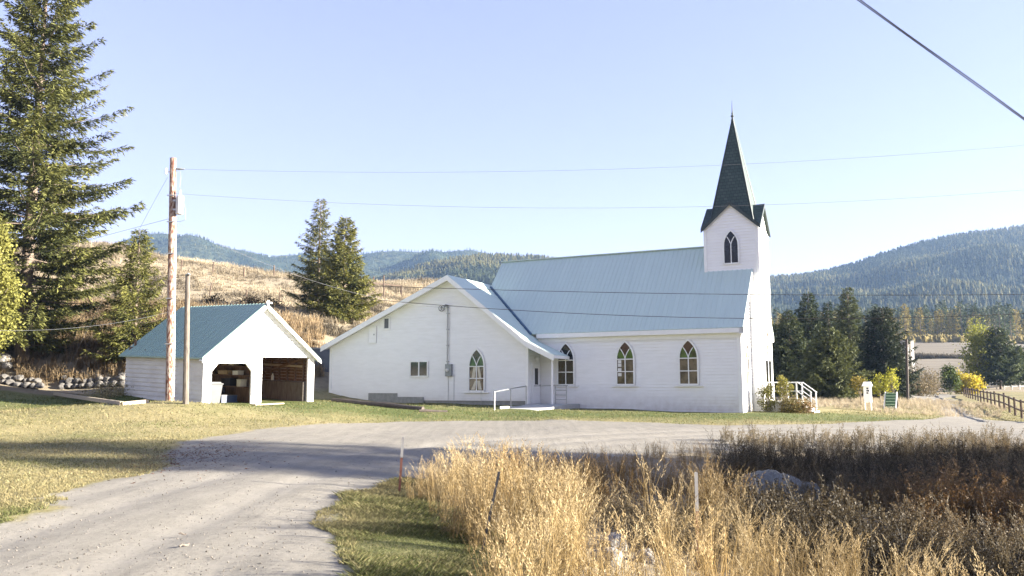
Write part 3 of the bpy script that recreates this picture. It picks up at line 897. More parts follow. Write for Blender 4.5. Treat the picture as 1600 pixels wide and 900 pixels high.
# annex windows and service
x, Y = nave_t(745.5, AY)
gothic(church, (x, AY - .046, pt(745, 610, Y).z), (1, 0, 0), (0, -1, 0), .84, 2.1, .86, curtain=True)
mb = MB(); x9, Y9 = nave_t(752, AY - .1); mb.tube([(x9, AY - .12, .8), (x9, AY - .12, 1.85)], .012, 6); mb.build('ground_rod', M['galv'], church)
def rect_win(px0, py0, px1, py1, name, split, mat):
    x0, Y0 = nave_t(px0, AY); x1, Y1 = nave_t(px1, AY)
    z1, z0 = pt(px0, py0, Y0).z, pt(px1, py1, Y1).z
    mb = MB(); f = .07; d0, d1 = AY - .040, AY - .092
    mb.box((x0 - f, d0, z0 - f), (x1 + f, d1, z0)); mb.box((x0 - f, d0, z1), (x1 + f, d1, z1 + f)); mb.box((x0 - f, d0, z0), (x0, d1, z1)); mb.box((x1, d0, z0), (x1 + f, d1, z1))
    if split: mb.box(((x0 + x1) / 2 - .035, d0, z0), ((x0 + x1) / 2 + .035, d1 + .008, z1))
    w = mb.build(name, M['trim'], church)
    g = MB(); g.box((x0 + .002, AY - .040, z0 + .002), (x1 - .002, AY - .058, z1 - .002)); g.build('pane', mat, w)
    return w, x0, x1, z0, z1
rect_win(642.5, 566, 668, 587, 'sliding_window', True, M['gblack'])
rect_win(600, 498, 607, 513, 'vent', False, M['greywall'])
w_, x0, x1, z0, z1 = rect_win(576, 512, 586, 534, 'hatch', False, M['white'])
mb = MB(); mb.box((x1 - .12, AY - .058, (z0 + z1) / 2 - .04), (x1 - .06, AY - .085, (z0 + z1) / 2 + .04)); mb.build('latch', M['galv'], w_)
x, Y = nave_t(702.5, AY)
zt, zm = pt(699, 481, Y).z, pt(702, 588, Y).z
mb = MB(); mb.box((x - .17, AY - .02, zm), (x + .19, AY - .20, pt(702, 569, Y).z)); bx = mb.build('meter_box', M['greybox'], church)
mb = MB(); mb.lathe([(.085, 0), (.085, .06), (.07, .09), (.0, .10)], 14); mt_ = mb.build('meter', M['paper'], bx); mt_.location = (x - .02, AY - .20, (zm + pt(702, 569, Y).z) / 2); mt_.rotation_euler = (math.pi / 2, 0, 0)
xm = x - .09
mb = MB(); mb.tube([(xm, AY - .11, pt(702, 569, Y).z - .02), (xm, AY - .11, zt)], .035, 8)
for z in np.linspace(pt(702, 565, Y).z, zt - .3, 4): mb.box((xm - .06, AY - .01, z - .02), (xm + .06, AY - .15, z + .02))
mast = mb.build('service_mast', M['galv'], church)
mb = MB(); mb.tube([(xm, AY - .11, zt), (xm, AY - .13, zt + .10), (xm - .08, AY - .2, zt + .13), (xm - .16, AY - .24, zt + .03)], [.05, .07, .07, .05], 8); mb.build('weatherhead', M['greybox'], mast)
mb = MB()
for k in range(3):
    c = Vector((xm - .22 - .10 * k, AY - .22, zt - .02 - .05 * (k % 2)))
    mb.tube([c + Vector((.11 * math.cos(a), .02 * k, .13 * math.sin(a))) for a in np.linspace(0, 2 * math.pi, 12)], .012, 5)
mb.build('drip_loop', M['cable'], mast)
for k, dx in enumerate((-.05, .30)):
    mb = MB(); mb.tube([(x + dx, AY - .055, 1.1), (x + dx, AY - .055, zm if k == 0 else zm + .1)], .011, 5); mb.build('conduit', M['galv'], church)
MAST_TOP = church.matrix_basis @ Vector((xm - .2, AY - .25, zt))

# --- side ramp and rails
def w2(lx, ly, z=0):
    return Vector((C0.x + lx * .896 + ly * .444, C0.y - lx * .444 + ly * .896, z))
ramp = empty('entrance_ramp', w2(-9.5, -1.6, .9), -ANG, 'pale concrete ramp with pipe rails leading to the side porch door', 'ramp')
def loc(lx, ly, z): return (lx + 9.5, ly + 1.6, z - .9)
mb = MB()
mb.prism([loc(-10.28, -1.55, .97), loc(-8.1, -1.55, .97), loc(-8.1, -2.1, .95), loc(-8.7, -5.4, .66), loc(-10.28, -5.4, .66)], (0, 0, -.5))
mb.prism([loc(-10.25, -.02, .975), loc(-8.1, -.02, .975), loc(-8.1, -1.545, .972), loc(-10.25, -1.545, .972)], (0, 0, -.5))
mb.build('slab', M['lightconc'], ramp)
mb = MB()
mb.box(loc(-10.36, -1.6, .9), loc(-10.285, -4.6, .5)); 
mb.build('curb', M['lightconc'], ramp)
mb = MB()
r = .026
A, B = (-10.3, -1.75), (-10.3, -5.2)
za, zb_ = .95, .66
H1 = .92
mb.tube([loc(*A, za - .3), loc(*A, za + H1)], r, 7)
mid = ((A[0] + B[0]) / 2, (A[1] + B[1]) / 2)
mb.tube([loc(*mid, (za + zb_) / 2 - .3), loc(*mid, (za + zb_) / 2 + H1)], r, 7)
mb.tube([loc(*B, zb_ - .3), loc(*B, zb_ + H1)], r * 1.3, 7)
mb.tube([loc(*A, za + H1), loc(*mid, (za + zb_) / 2 + H1), loc(*B, zb_ + H1)], r, 7)
mb.build('railing', M['galv'], ramp)
mb = MB()
for lx in (-9.02, -8.42): mb.tube([loc(lx, -1.0, .8), loc(lx, -1.0, 1.92)], r, 7)
for z in (1.2, 1.42, 1.66): mb.tube([loc(-9.02, -1.0, z), loc(-8.42, -1.0, z)], r * .8, 7)
mb.tube([loc(-10.2, -1.0, 1.88), loc(-8.36, -1.0, 1.90)], r, 7)
mb.build('railing', M['galv'], ramp)

# --- front steps at the tower
steps = empty('entrance_steps', w2(1.8, tcy, .7), -ANG, 'concrete landing and steps with white rails at the foot of the steeple', 'steps')
def sl(lx, ly, z): return (lx - 1.8, ly - tcy, z - .7)
mb = MB(); mb.box(sl(TX1 + .03, tcy - 1.1, .2), sl(2.1, tcy + 1.1, 1.12)); mb.build('landing', M['lightconc'], steps)
for k in range(3):
    mb = MB(); mb.box(sl(2.102 + .25 * k, tcy - 1.05, .2), sl(2.10 + .25 * (k + 1), tcy + 1.05, 1.12 - .16 * (k + 1))); mb.build('step', M['lightconc'], steps)
for sy in (-1.0, 1.0):
    mb = MB(); y = tcy + sy
    for lx, z0, z1 in ((TX1 + .12, 1.0, 2.05), (1.35, 1.0, 2.02), (2.05, 1.0, 2.05), (2.7, .5, 1.55)):
        mb.bar(sl(lx, y, z0), sl(lx, y, z1), .06, .06)
    mb.bar(sl(TX1 + .1, y, 2.05), sl(2.1, y, 2.05), .07, .045); mb.bar(sl(TX1 + .1, y, 1.62), sl(2.1, y, 1.62), .05, .035)
    mb.bar(sl(2.1, y, 2.05), sl(2.75, y, 1.55), .07, .045); mb.bar(sl(2.1, y, 1.6), sl(2.7, y, 1.14), .05, .035)
    mb.build('railing', M['trim'], steps)

# ------------------------------------------------------------------ garage
G0 = pt(316, 632, 35)
GA = math.radians(50)
garage = empty('garage', (G0.x, G0.y, G0.z), GA, 'small white two bay garage with green metal roof and open front', 'garage')
GW, GD = 5.46, 6.7
def sh(x, y, z): return (x, y, z + .04 * y + .018 * x)        # the shed stands askew on its slope
class GB(MB):
    def add(s, vs, fs, mi=0): MB.add(s, [sh(*v) for v in vs], fs, mi)
EH, PK, GO, EV = 2.02, 4.30, .22, 1.90
gsl = (PK - EV) / (GW / 2 + GO)
gw_t = EV + GO * gsl - .10
mb = GB()
o1a, o1b, o1h, o2a, o2b, o2h = .36, 2.25, 1.68, 2.75, 5.17, 1.96
zb = -.12
gt = lambda x: gw_t + gsl * min(x, GW - x)
pol = [[(0, zb), (o1a, zb), (o1a, o1h), (0, o1h)], [(o1b, zb), (o2a, zb), (o2a, o1h), (o1b, o1h)], [(o2b, zb), (GW, zb), (GW, o1h), (o2b, o1h)],
       [(0, o1h), (o2a, o1h), (o2a, o2h), (0, o2h)], [(o2b, o1h), (GW, o1h), (GW, o2h), (o2b, o2h)],
       [(0, o2h), (GW, o2h), (GW, gt(0)), (GW / 2, gt(GW / 2)), (0, gt(0))],
       [(o1a, o1h), (o1a + .30, o1h), (o1a, o1h - .34)][::-1], [(o1b, o1h), (o1b, o1h - .34), (o1b - .30, o1h)][::-1]]
pol = [p if sum((p[i][0] * p[(i + 1) % len(p)][1] - p[(i + 1) % len(p)][0] * p[i][1]) for i in range(len(p))) > 0 else p[::-1] for p in pol]
clapboard(mb, pol, (0, 0, 0), (1, 0, 0), (0, -1, 0), course=.15, tilt=.022, z_off=zb)
for p in pol: mb.prism([(s, .004, z) for s, z in p], (0, .10, 0))
mb.build('front_wall', M['white'], garage)
mb = GB()
gl = [[(0, zb - .2), (GD, zb - .2), (GD, gt(0)), (0, gt(0))]]
clapboard(mb, gl, (0, 0, 0), (0, 1, 0), (-1, 0, 0), course=.19, tilt=.032)
mb.box((.004, .01, zb - .2), (.09, GD, gt(0)))
mb.build('side_wall', M['oldwhite'], garage)
mb = GB()
clapboard(mb, gl, (GW, 0, 0), (0, 1, 0), (1, 0, 0), course=.19, tilt=.032)
mb.box((GW - .09, .12, zb - .2), (GW - .004, GD, gt(0)))
mb.build('side_wall', M['oldwhite'], garage)
mb = GB()
mb.box((.1, GD - .06, .8), (GW - .1, GD, 2.3))
for x in np.arange(.3, GW, .55): mb.box((x, GD - .16, zb), (x + .07, GD - .062, 2.6))
mb.prism([(.25, GD - .05, gt(.1)), (GW - .25, GD - .05, gt(.1)), (GW / 2, GD - .05, gt(GW / 2) - .15)], (0, .05, 0))
mb.build('back_wall', M['rawwood'], garage)
mb = GB(); mb.box((.1, GD - .3, zb - .1), (GW - .1, GD - .165, .82)); mb.build('retaining_footing', M['greywood'], garage)
mb = GB()
mb.bar((5.22, .5, 1.55), (5.22, 4.2, 1.60), .06, .10)
mb.build('brace', M['palewood'], garage)
mb = GB(); mb.bar((5.20, .2, 1.95), (5.20, 3.9, 1.12), .06, .10)
mb.build('brace', M['rawwood'], garage)
mb = GB()
for y in np.arange(.45, GD - .3, .62): mb.box((GW - .24, y, .86), (GW - .145, y + .06, gt(0) - .02))
mb.build('stud', M['rawwood'], garage)
mb = GB()
for k in range(9): mb.box((GW - .14, .14, .86 + .142 * k), (GW - .10 - .008 * (k % 2), GD - .1, .86 + .142 * (k + 1) - .012))
mb.build('inner_boards', M['rawwood'], garage)
mb = GB(); mb.box((GW - .42, .16, -.1), (GW - .10, GD - .1, .84)); mb.build('low_wall', M['greywood'], garage)
mb = GB()
for y in (1.8, 3.5, 5.2): mb.bar((.1, y, 2.12), (GW - .1, y, 2.12), .07, .14)
mb.build('brace', M['rawwood'], garage)
mb = GB(); mb.tube([(.72, .9, zb - .1), (.72, .9, 2.05)], .075, 8); mb.build('inner_post', M['greywood'], garage)
mb = GB(); mb.box((2.62, .2, zb), (2.70, GD - .3, 2.1)); mb.build('partition', M['rawwood'], garage)
for z in (.62, 1.12, 1.52):
    mb = GB(); mb.box((2.16, .55, z), (2.615, 3.4, z + .035)); mb.build('shelf', M['rawwood'], garage)
def groof(right):
    mb = GB()
    x0, x1 = (GW + GO, GW / 2) if right else (-GO, GW / 2)
    P = [(x0, -.27, EV), (x0, GD + .3, EV), (x1, GD + .3, PK), (x1, -.27, PK)]
    mb.prism(P, (0, 0, -.06))
    y = -.21
    while y < GD + .25:
        q = .022
        mb.add([(x0, y - .035, EV - .004), (x0, y - .02, EV + q), (x0, y + .02, EV + q), (x0, y + .035, EV - .004), (x1, y - .035, PK - .004), (x1, y - .02, PK + q), (x1, y + .02, PK + q), (x1, y + .035, PK - .004)],
               [(0, 1, 5, 4), (1, 2, 6, 5), (2, 3, 7, 6), (3, 2, 1, 0)])
        y += .25
    return mb.build('garage_roof', M['roof2'], garage)
groof(False); groof(True)
mb = GB()
for x0 in (-GO - .02, GW + GO + .02):
    mb.prism([(x0, -.28, EV - .08), (GW / 2, -.28, PK - .075), (GW / 2, -.28, PK - .20), (x0, -.28, EV - .20)], (0, .035, 0))
    mb.prism([(x0, -.24, EV - .10), (GW / 2, -.24, PK - .09), (GW / 2, -.24, PK - .12), (x0, -.24, EV - .13)], (0, .23, 0))
mb.build('garage_rake_board', M['trim'], garage)
mb = GB(); mb.box((GW / 2 - .05, -.35, PK - .12), (GW / 2 + .05, -.29, PK + .12)); mb.tube([(GW / 2 - .14, -.40, PK + .02), (GW / 2 + .14, -.40, PK + .02)], .04, 6); mb.build('gable_insulator', M['ceramic'], garage)
mb = GB(); mb.box((-.03, -.03, zb), (.09, -.001 - .016, gt(0))); mb.build('garage_corner_board', M['trim'], garage); mb = GB(); mb.box((GW - .10, -.03, zb), (GW + .03, -.017, gt(0))); mb.build('garage_corner_board', M['trim'], garage)
mb = GB(); mb.box((.1, .12, -.16), (GW - .1, GD - .1, -.05)); mb.build('dirt_floor', M['greywood'], garage)

GMAT = Matrix.Translation(G0) @ Matrix.Rotation(GA, 4, 'Z')
def gw(x, y, z): return GMAT @ Vector(sh(x, y, z))
# what stands in the garage
bn = empty('trash_bin', gw(1.05, 1.0, -.05), GA, 'grey plastic trash bin beside the post in the garage opening', 'bin')
mb = MB()
mb.prism([(-.22, -.22, 0), (.22, -.22, 0), (.22, .22, 0), (-.22, .22, 0)], (0, 0, .02))
mb.add([(-.21, -.21, .02), (.21, -.21, .02), (.21, .21, .02), (-.21, .21, .02), (-.28, -.28, .80), (.28, -.28, .80), (.28, .28, .80), (-.28, .28, .80)], [(0, 1, 5, 4), (1, 2, 6, 5), (2, 3, 7, 6), (3, 0, 4, 7)])
mb.build('bin_body', M['bin'], bn, bevel=.02)
mb = MB(); mb.box((-.31, -.31, .80), (.31, .31, .86)); mb.box((-.24, -.24, .86), (.24, .24, .92)); mb.build('lid', M['bin'], bn, bevel=.02)
mb = MB(); mb.box((-.31, -.05, .70), (-.27, .05, .78)); mb.build('handle', M['bin'], bn)
mb = MB(); mb.box((.27, -.05, .70), (.31, .05, .78)); mb.build('handle', M['bin'], bn)
def crate(name, x, y, z, sx, sy, sz, mat, label, cat, lidm=None):
    o = empty(name, gw(x, y, z), GA, label, cat)
    mb = MB()
    mb.box((-sx / 2, -sy / 2, 0), (sx / 2, sy / 2, .02)); t = .02
    mb.box((-sx / 2, -sy / 2, .02), (sx / 2, -sy / 2 + t, sz)); mb.box((-sx / 2, sy / 2 - t, .02), (sx / 2, sy / 2, sz))
    mb.box((-sx / 2, -sy / 2 + t, .02), (-sx / 2 + t, sy / 2 - t, sz)); mb.box((sx / 2 - t, -sy / 2 + t, .02), (sx / 2, sy / 2 - t, sz))
    mb.build('box_body', mat, o)
    mb = MB(); mb.box((-sx / 2 - .012, -sy / 2 - .012, sz), (sx / 2 + .012, sy / 2 + .012, sz + .03)); mb.build('lid', lidm or mat, o)
crate('storage_tub', 1.78, 1.15, -.05, .75, .5, .32, M['blue'], 'dark blue storage tub low on the garage floor by the trash bin', 'tub', M['bin'])
crate('black_case', 1.75, 2.0, -.05, .7, .5, .62, M['black'], 'tall black case standing behind the blue tub in the garage', 'case')
crate('cardboard_box', 2.35, 2.1, 1.56, .3, .42, .28, M['card'], 'tan cardboard box on the top garage shelf', 'box')
crate('cream_box', 2.35, 1.55, 1.56, .3, .4, .24, M['cream'], 'cream box beside the tan one on the top garage shelf', 'box')
crate('cardboard_box', 2.35, 2.2, 1.16, .3, .75, .14, M['card'], 'wide flat cardboard box on the middle garage shelf', 'box')
crate('white_box', 2.35, 1.2, 1.16, .3, .4, .15, M['paper'], 'small white box on the middle garage shelf', 'box')
crate('cream_box', 2.35, .9, .66, .3, .3, .28, M['cream'], 'cream box on the lowest garage shelf', 'box')
crate('black_box', 2.35, 1.9, .66, .35, .7, .30, M['black'], 'wide black box on the lowest garage shelf', 'box')
o = empty('white_bottle', gw(GW - .28, 2.75, .84), GA, 'white bottle standing on the low wall inside the right garage bay', 'bottle')
mb = MB(); mb.lathe([(.06, 0), (.07, .02), (.07, .22), (.03, .28), (.03, .33)], 10); mb.build('bottle_body', M['paper'], o)
mb = MB(); mb.lathe([(.035, .33), (.035, .37)], 10); mb.build('cap', M['blue'], o)
# ------------------------------------------------------------------ trees
def conifer_data(H, R, seed, n_br, cb=.06, dens=9, kl=.24, kw=.07, droop=.25, dark=(.035, .055, .018), light=(.105, .135, .036), ragged=.35, shape=.85, fan=.45, tw=1.0):
    r = np.random.default_rng(seed)
    Vs, Cs, woods = [], [], []
    zs = cb * H + (H * .985 - cb * H) * (np.arange(n_br) + r.uniform(0, 1, n_br)) / n_br
    for i, z in enumerate(zs):
        q = (z - cb * H) / (H - cb * H)
        Rr = R * (1 - q) ** shape * r.uniform(1 - ragged, 1.1) + .12
        if q < .12: Rr *= r.uniform(.55, 1)
        az = i * 2.39996 + r.normal(0, .35)
        out = np.array([math.cos(az), math.sin(az), 0]); lat = np.array([-out[1], out[0], 0])
        s0 = .45 * q - droop * (1 - q) + r.normal(0, .08)
        curve = .18 + .22 * (1 - q)
        f = lambda s: out * (Rr * s)[:, None] + np.array([0, 0, 1.0]) * (Rr * (s0 * s + curve * (s * s - .35 * s)))[:, None]
        woods.append((np.array([0, 0, z]), np.array([0, 0, z]) + f(np.array([.72]))[0], .009 + .007 * Rr))
        nt_ = max(4, int(dens * Rr))
        s = np.sort(np.clip(r.uniform(.12, 1.02, nt_), 0, 1)) 
        base = f(s)
        side = np.where(np.arange(nt_) % 2 == 0, 1, -1) * r.uniform(.5, 1.2, nt_)
        tl = np.minimum((.16 + .42 * Rr * (1.05 - s)), 1.1) * r.uniform(.6, 1.15, nt_) * tw
        d = out[None] * r.uniform(.5, 1.1, nt_)[:, None] + lat[None] * side[:, None]
        d[:, 2] += r.normal(-.16, .20, nt_)
        d /= np.linalg.norm(d, axis=1)[:, None]
        nk = np.maximum(2, (tl / (kl * .42)).astype(int))
        idx = np.repeat(np.arange(nt_), nk)
        u = r.uniform(0, 1, len(idx))
        p = base[idx] + d[idx] * (tl[idx] * u)[:, None]
        p[:, 2] += z - .12 * (tl[idx] * u) ** 2
        dd = d[idx] + r.normal(0, fan, (len(idx), 3)); dd[:, 2] -= .10
        dd /= np.linalg.norm(dd, axis=1)[:, None]
        sd_ = np.cross(dd, r.normal(0, 1, (len(idx), 3)) * np.array([.5, .5, 1.0])); sd_ /= np.linalg.norm(sd_, axis=1)[:, None] + 1e-9
        L = kl * r.uniform(.6, 1.3, len(idx))[:, None]; w = kw * r.uniform(.6, 1.2, len(idx))[:, None]
        Vs.append(np.stack([p, p + dd * L * .45 + sd_ * w / 2, p + dd * L, p + dd * L * .45 - sd_ * w / 2], 1))
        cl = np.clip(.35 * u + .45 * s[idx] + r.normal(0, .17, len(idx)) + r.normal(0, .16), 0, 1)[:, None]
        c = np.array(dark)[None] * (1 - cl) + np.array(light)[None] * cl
        Cs.append(np.repeat(c[:, None], 4, 1))
    V = np.concatenate(Vs).reshape(-1, 3); Cc = np.concatenate(Cs).reshape(-1, 3)
    return V, np.arange(len(V)).reshape(-1, 4), Cc, woods
def conifer(name, loc, H, R, seed, n_br, label, group=None, tr=None, bark='bark', **k):
    t = empty(name, loc, 0, label, 'tree', group)
    V, Q, Cc, woods = conifer_data(H, R, seed, n_br, **k)
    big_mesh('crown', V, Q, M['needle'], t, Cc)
    mb = MB()
    tr = tr or H * .016
    rr = np.random.default_rng(seed)
    mb.tube([(rr.normal(0, .02), rr.normal(0, .02), H * q - .5 * (q == 0)) for q in (0, .12, .3, .5, .7, .85, .985)], [tr * 1.25, tr, tr * .85, tr * .62, tr * .38, tr * .2, .012], 9)
    for a, b, w in woods: mb.tube([a, (a + b) / 2 + np.array([0, 0, -.04 * np.linalg.norm(b - a)]), b], [w, w * .7, .006], 4, cap=False)
    mb.build('trunk', M[bark], t, smooth=True)
    return t
def broadleaf(name, loc, H, R, seed, label, dark, light, group=None, n_cl=60, leaf=.10, per=60, base=.25, tall=1.0, tr=None, cat='tree', trunk=True, parts=('crown', 'trunk')):
    t = empty(name, loc, 0, label, cat, group)
    r = np.random.default_rng(seed)
    cen = []
    while len(cen) < n_cl:
        p = r.uniform(-1, 1, 3); d = np.linalg.norm(p)
        if d < 1 and d > .25: cen.append(p)
    cen = np.array(cen); zc = H * (base + (1 - base) / 2); hz_ = H * (1 - base) / 2
    taper = 1 - .45 * np.clip(cen[:, 2:3], 0, 1) * tall
    P = np.concatenate([cen[:, :2] * R * taper, zc + cen[:, 2:] * hz_], 1) * r.uniform(.92, 1.08, (n_cl, 1))
    idx = np.repeat(np.arange(n_cl), per)
    sz = R * .24
    p = P[idx] + r.normal(0, 1, (len(idx), 3)) * np.array([sz, sz, sz * .9])
    p[:, 2] = np.maximum(p[:, 2], H * .03)
    d = r.normal(0, 1, (len(idx), 3)); d /= np.linalg.norm(d, axis=1)[:, None]
    s = np.cross(d, r.normal(0, 1, (len(idx), 3))); s /= np.linalg.norm(s, axis=1)[:, None]
    L = leaf * r.uniform(.6, 1.3, (len(idx), 1))
    V = np.stack([p, p + d * L * .5 + s * L * .38, p + d * L, p + d * L * .5 - s * L * .38], 1).reshape(-1, 3)
    tint = r.uniform(0, 1, n_cl)
    cl = np.clip(tint[idx] * .7 + r.normal(.15, .2, len(idx)), 0, 1)[:, None]
    c = np.array(dark)[None] * (1 - cl) + np.array(light)[None] * cl
    big_mesh(parts[0], V, np.arange(len(V)).reshape(-1, 4), M['leaf'], t, np.repeat(c[:, None], 4, 1).reshape(-1, 3))
    mb = MB()
    tr = tr or H * .018
    if trunk:
        top = H * (base + .55 * (1 - base))
        mb.tube([(0, 0, -.3), (r.normal(0, .03 * H * .2), 0, top * .5), (0, r.normal(0, .03 * H * .2), top)], [tr * 1.2, tr, tr * .35], 8)
    for k in range(n_cl):
        a = np.array([0, 0, max(H * base * .7, P[k, 2] * r.uniform(.45, .75))]) if trunk else np.array([r.normal(0, R * .15), r.normal(0, R * .15), -.1])
        b = P[k]; m = (a + b) / 2 + np.array([0, 0, .05 * H * .3])
        mb.tube([a, m, b], [tr * .32, tr * .2, .005], 4, cap=False)
    mb.build(parts[1], M['palebark'], t, smooth=True)
    return t

def at(px, Y, dz=0.0):
    a = ray(px, 600)[0]
    return Vector((a * Y, Y, g1(a * Y, Y) + dz))
# the big spruce and its neighbours at the left
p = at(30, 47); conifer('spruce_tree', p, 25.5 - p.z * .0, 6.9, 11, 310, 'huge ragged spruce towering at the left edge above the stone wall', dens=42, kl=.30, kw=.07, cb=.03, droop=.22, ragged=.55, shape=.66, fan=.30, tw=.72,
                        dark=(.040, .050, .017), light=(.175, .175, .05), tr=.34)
p = at(206, 46.5); conifer('spruce_tree', p, 10.6 - p.z + .0, 2.5, 12, 160, 'slim young spruce just behind the garage roof', dens=44, kl=.24, kw=.05, cb=.04, droop=.2, ragged=.5, fan=.32, tw=.8, dark=(.038, .048, .016), light=(.20, .192, .048))
p = at(-20, 41); broadleaf('broadleaf_tree', p, pt(0, 362, 41).z - p.z, .95, 13, 'bushy yellow green tree cut by the left edge of the photo', (.11, .11, .025), (.29, .28, .075), n_cl=90, per=110, leaf=.15, base=.22)
# the pair behind the annex
p = at(493, 70); conifer('spruce_tree', p, pt(493, 308, 70).z - p.z, 3.3, 14, 125, 'taller thin topped spruce of the pair behind the annex', dens=46, kl=.30, kw=.06, cb=.03, droop=.16, ragged=.6, shape=1.0, fan=.32, tw=.8, dark=(.04, .048, .018), light=(.195, .188, .055))
p = at(534, 67); conifer('spruce_tree', p, pt(534, 338, 67).z - p.z, 3.0, 15, 170, 'shorter fuller spruce of the pair, close to the annex roof', dens=46, kl=.28, kw=.065, cb=.02, droop=.24, ragged=.35, shape=.8, fan=.32, tw=.8, dark=(.04, .05, .017), light=(.215, .205, .052))
# grove behind the front steps
D1, L1_ = (.020, .030, .014), (.085, .10, .04)
grove = [(1236, 72, 484, 2.5, 21, 'broad round pine of the grove, nearest to the steeple', D1, L1_, .9), (1268, 80, 456, 2.9, 22, 'tall dark spruce in the grove, second tall tree right of the steeple', D1, (.075, .095, .042), .9),
         (1299, 84, 471, 2.1, 23, 'thin dark spruce half hidden in the middle of the grove', D1, (.06, .08, .035), .9), (1297, 66, 512, 2.9, 24, 'low spreading olive green pine at the front of the grove', (.032, .040, .014), (.115, .125, .042), .75),
         (1331, 80, 447, 2.6, 25, 'tallest sunlit spruce at the right end of the grove', (.035, .048, .02), (.125, .135, .05), .9), (1383, 74, 480, 2.85, 26, 'dense blackish green spruce standing apart right of the grove', (.012, .018, .010), (.05, .062, .028), .6),
         (1218, 78, 505, 2.2, 27, 'dark spruce partly hidden by the steeple corner', D1, L1_, .8)]
for px, Y, top, R, sd_, lab, dk, lt, shp in grove:
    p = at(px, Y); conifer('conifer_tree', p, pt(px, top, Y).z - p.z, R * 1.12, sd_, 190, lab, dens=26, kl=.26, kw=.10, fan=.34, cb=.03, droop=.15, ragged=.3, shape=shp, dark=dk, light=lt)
# saplings and far right trees
broadleaf('sapling', at(1344, 55), 1.85, .5, 31, 'small ochre leaved sapling on a thin trunk left of the white sign', (.13, .11, .02), (.30, .23, .05), n_cl=22, per=26, leaf=.11, base=.45)
broadleaf('sapling', at(1374, 60), 2.0, .62, 32, 'short yellow green sapling right of the white sign', (.18, .19, .025), (.50, .48, .06), n_cl=26, per=28, leaf=.12, base=.35)
broadleaf('sapling', at(1394, 60), 2.5, .55, 33, 'taller yellow green sapling behind the green ladder rack', (.18, .19, .025), (.50, .48, .06), n_cl=26, per=28, leaf=.12, base=.3)
broadleaf('poplar_tree', at(1484, 92), pt(1484, 565, 92).z - g1(*at(1484, 92)[:2]), .95, 34, 'small dark green columnar tree at the end of the driveway', (.03, .045, .012), (.10, .13, .03), n_cl=40, per=50, leaf=.2, base=.08, tall=1.4)
for px, top, R, sd_, lab in ((1501, 578, .75, 35, 'yellow shrub directly right of the dark columnar tree'), (1511, 586, .85, 36, 'middle one of the yellow shrubs by the driveway end'), (1524, 584, 1.0, 37, 'brightest yellow shrub beside the large evergreen')):
    p = at(px, 95); broadleaf('yellow_shrub', p, pt(px, top, 95).z - p.z, R, sd_, lab, (.24, .20, .025), (.62, .50, .05), n_cl=26, per=40, leaf=.2, base=.05, cat='shrub')
p = at(1533, 105); broadleaf('birch_tree', p, pt(1533, 506, 105).z - p.z, 1.9, 38, 'tall yellow topped tree at the left of the far evergreens', (.085, .10, .022), (.34, .34, .055), n_cl=90, per=60, leaf=.24, base=.08, tall=1.3)
for px, Y, top, R, sd_, lab in ((1563, 104, 512, 3.2, 39, 'broad dark evergreen beside the yellow topped tree'), (1592, 112, 540, 2.2, 40, 'darker evergreen at the right edge of the photo'), (1618, 120, 535, 2.4, 42, 'evergreen cut by the right edge of the photo')):
    p = at(px, Y); conifer('conifer_tree', p, pt(px, top, Y).z - p.z, R, sd_, 120, lab, dens=20, kl=.40, kw=.14, cb=.12, droop=.1, ragged=.3, shape=.7, dark=(.022, .032, .014), light=(.085, .105, .04))
# tall trees beside the road beyond the right edge: they throw the long shadow over the drive
src = conifer('roadside_spruce', (42, 14, g1(42, 14)), 23, 6.2, 51, 190, 'tall spruce beside the road beyond the right edge, farthest from the drive', group='spruces beyond the right edge', dens=11, kl=.45, kw=.17, cb=.05)
for x, y, s, lab in ((36, 12.3, .66, 'mid sized spruce beside the road beyond the right edge'), (27, 18.2, .42, 'small spruce beside the weedy ditch beyond the right edge'), (30, 7.0, .36, 'little spruce beyond the right edge, nearest to the road')):
    c = copy_tree(src); c.location = (x, y, g1(x, y)); c.scale = (s * 1.1, s * 1.1, s); c.rotation_euler = (0, 0, s * 9); c['label'] = lab

# shrubs
broadleaf('shrub', w2(2.0, 1.9, g1(*w2(2.0, 1.9)[:2])), .62, .75, 61, 'low olive and rust bush in front of the entrance steps', (.055, .045, .015), (.19, .155, .05), n_cl=50, per=60, leaf=.07, base=.0, trunk=False, cat='shrub', parts=('foliage', 'stem'))
broadleaf('shrub', w2(.85, 1.75, g1(*w2(.85, 1.75)[:2])), 1.25, .42, 62, 'taller leafy yellow green shrub at the corner of the steeple', (.06, .062, .016), (.21, .20, .05), n_cl=30, per=45, leaf=.08, base=.05, trunk=False, cat='shrub', parts=('foliage', 'stem'))
broadleaf('shrub', w2(1.55, 2.2, g1(*w2(1.55, 2.2)[:2])), 1.7, .34, 63, 'small yellow shrub poking through the entrance rail', (.08, .075, .016), (.25, .23, .05), n_cl=24, per=40, leaf=.08, base=.45, trunk=False, cat='shrub', parts=('foliage', 'stem'))
broadleaf('shrub', w2(2.5, 1.9, g1(*w2(2.5, 1.9)[:2])), .55, .55, 64, 'small reddish bush at the bottom of the entrance steps', (.10, .05, .02), (.26, .15, .05), n_cl=24, per=40, leaf=.06, base=.0, trunk=False, cat='shrub', parts=('foliage', 'stem'))
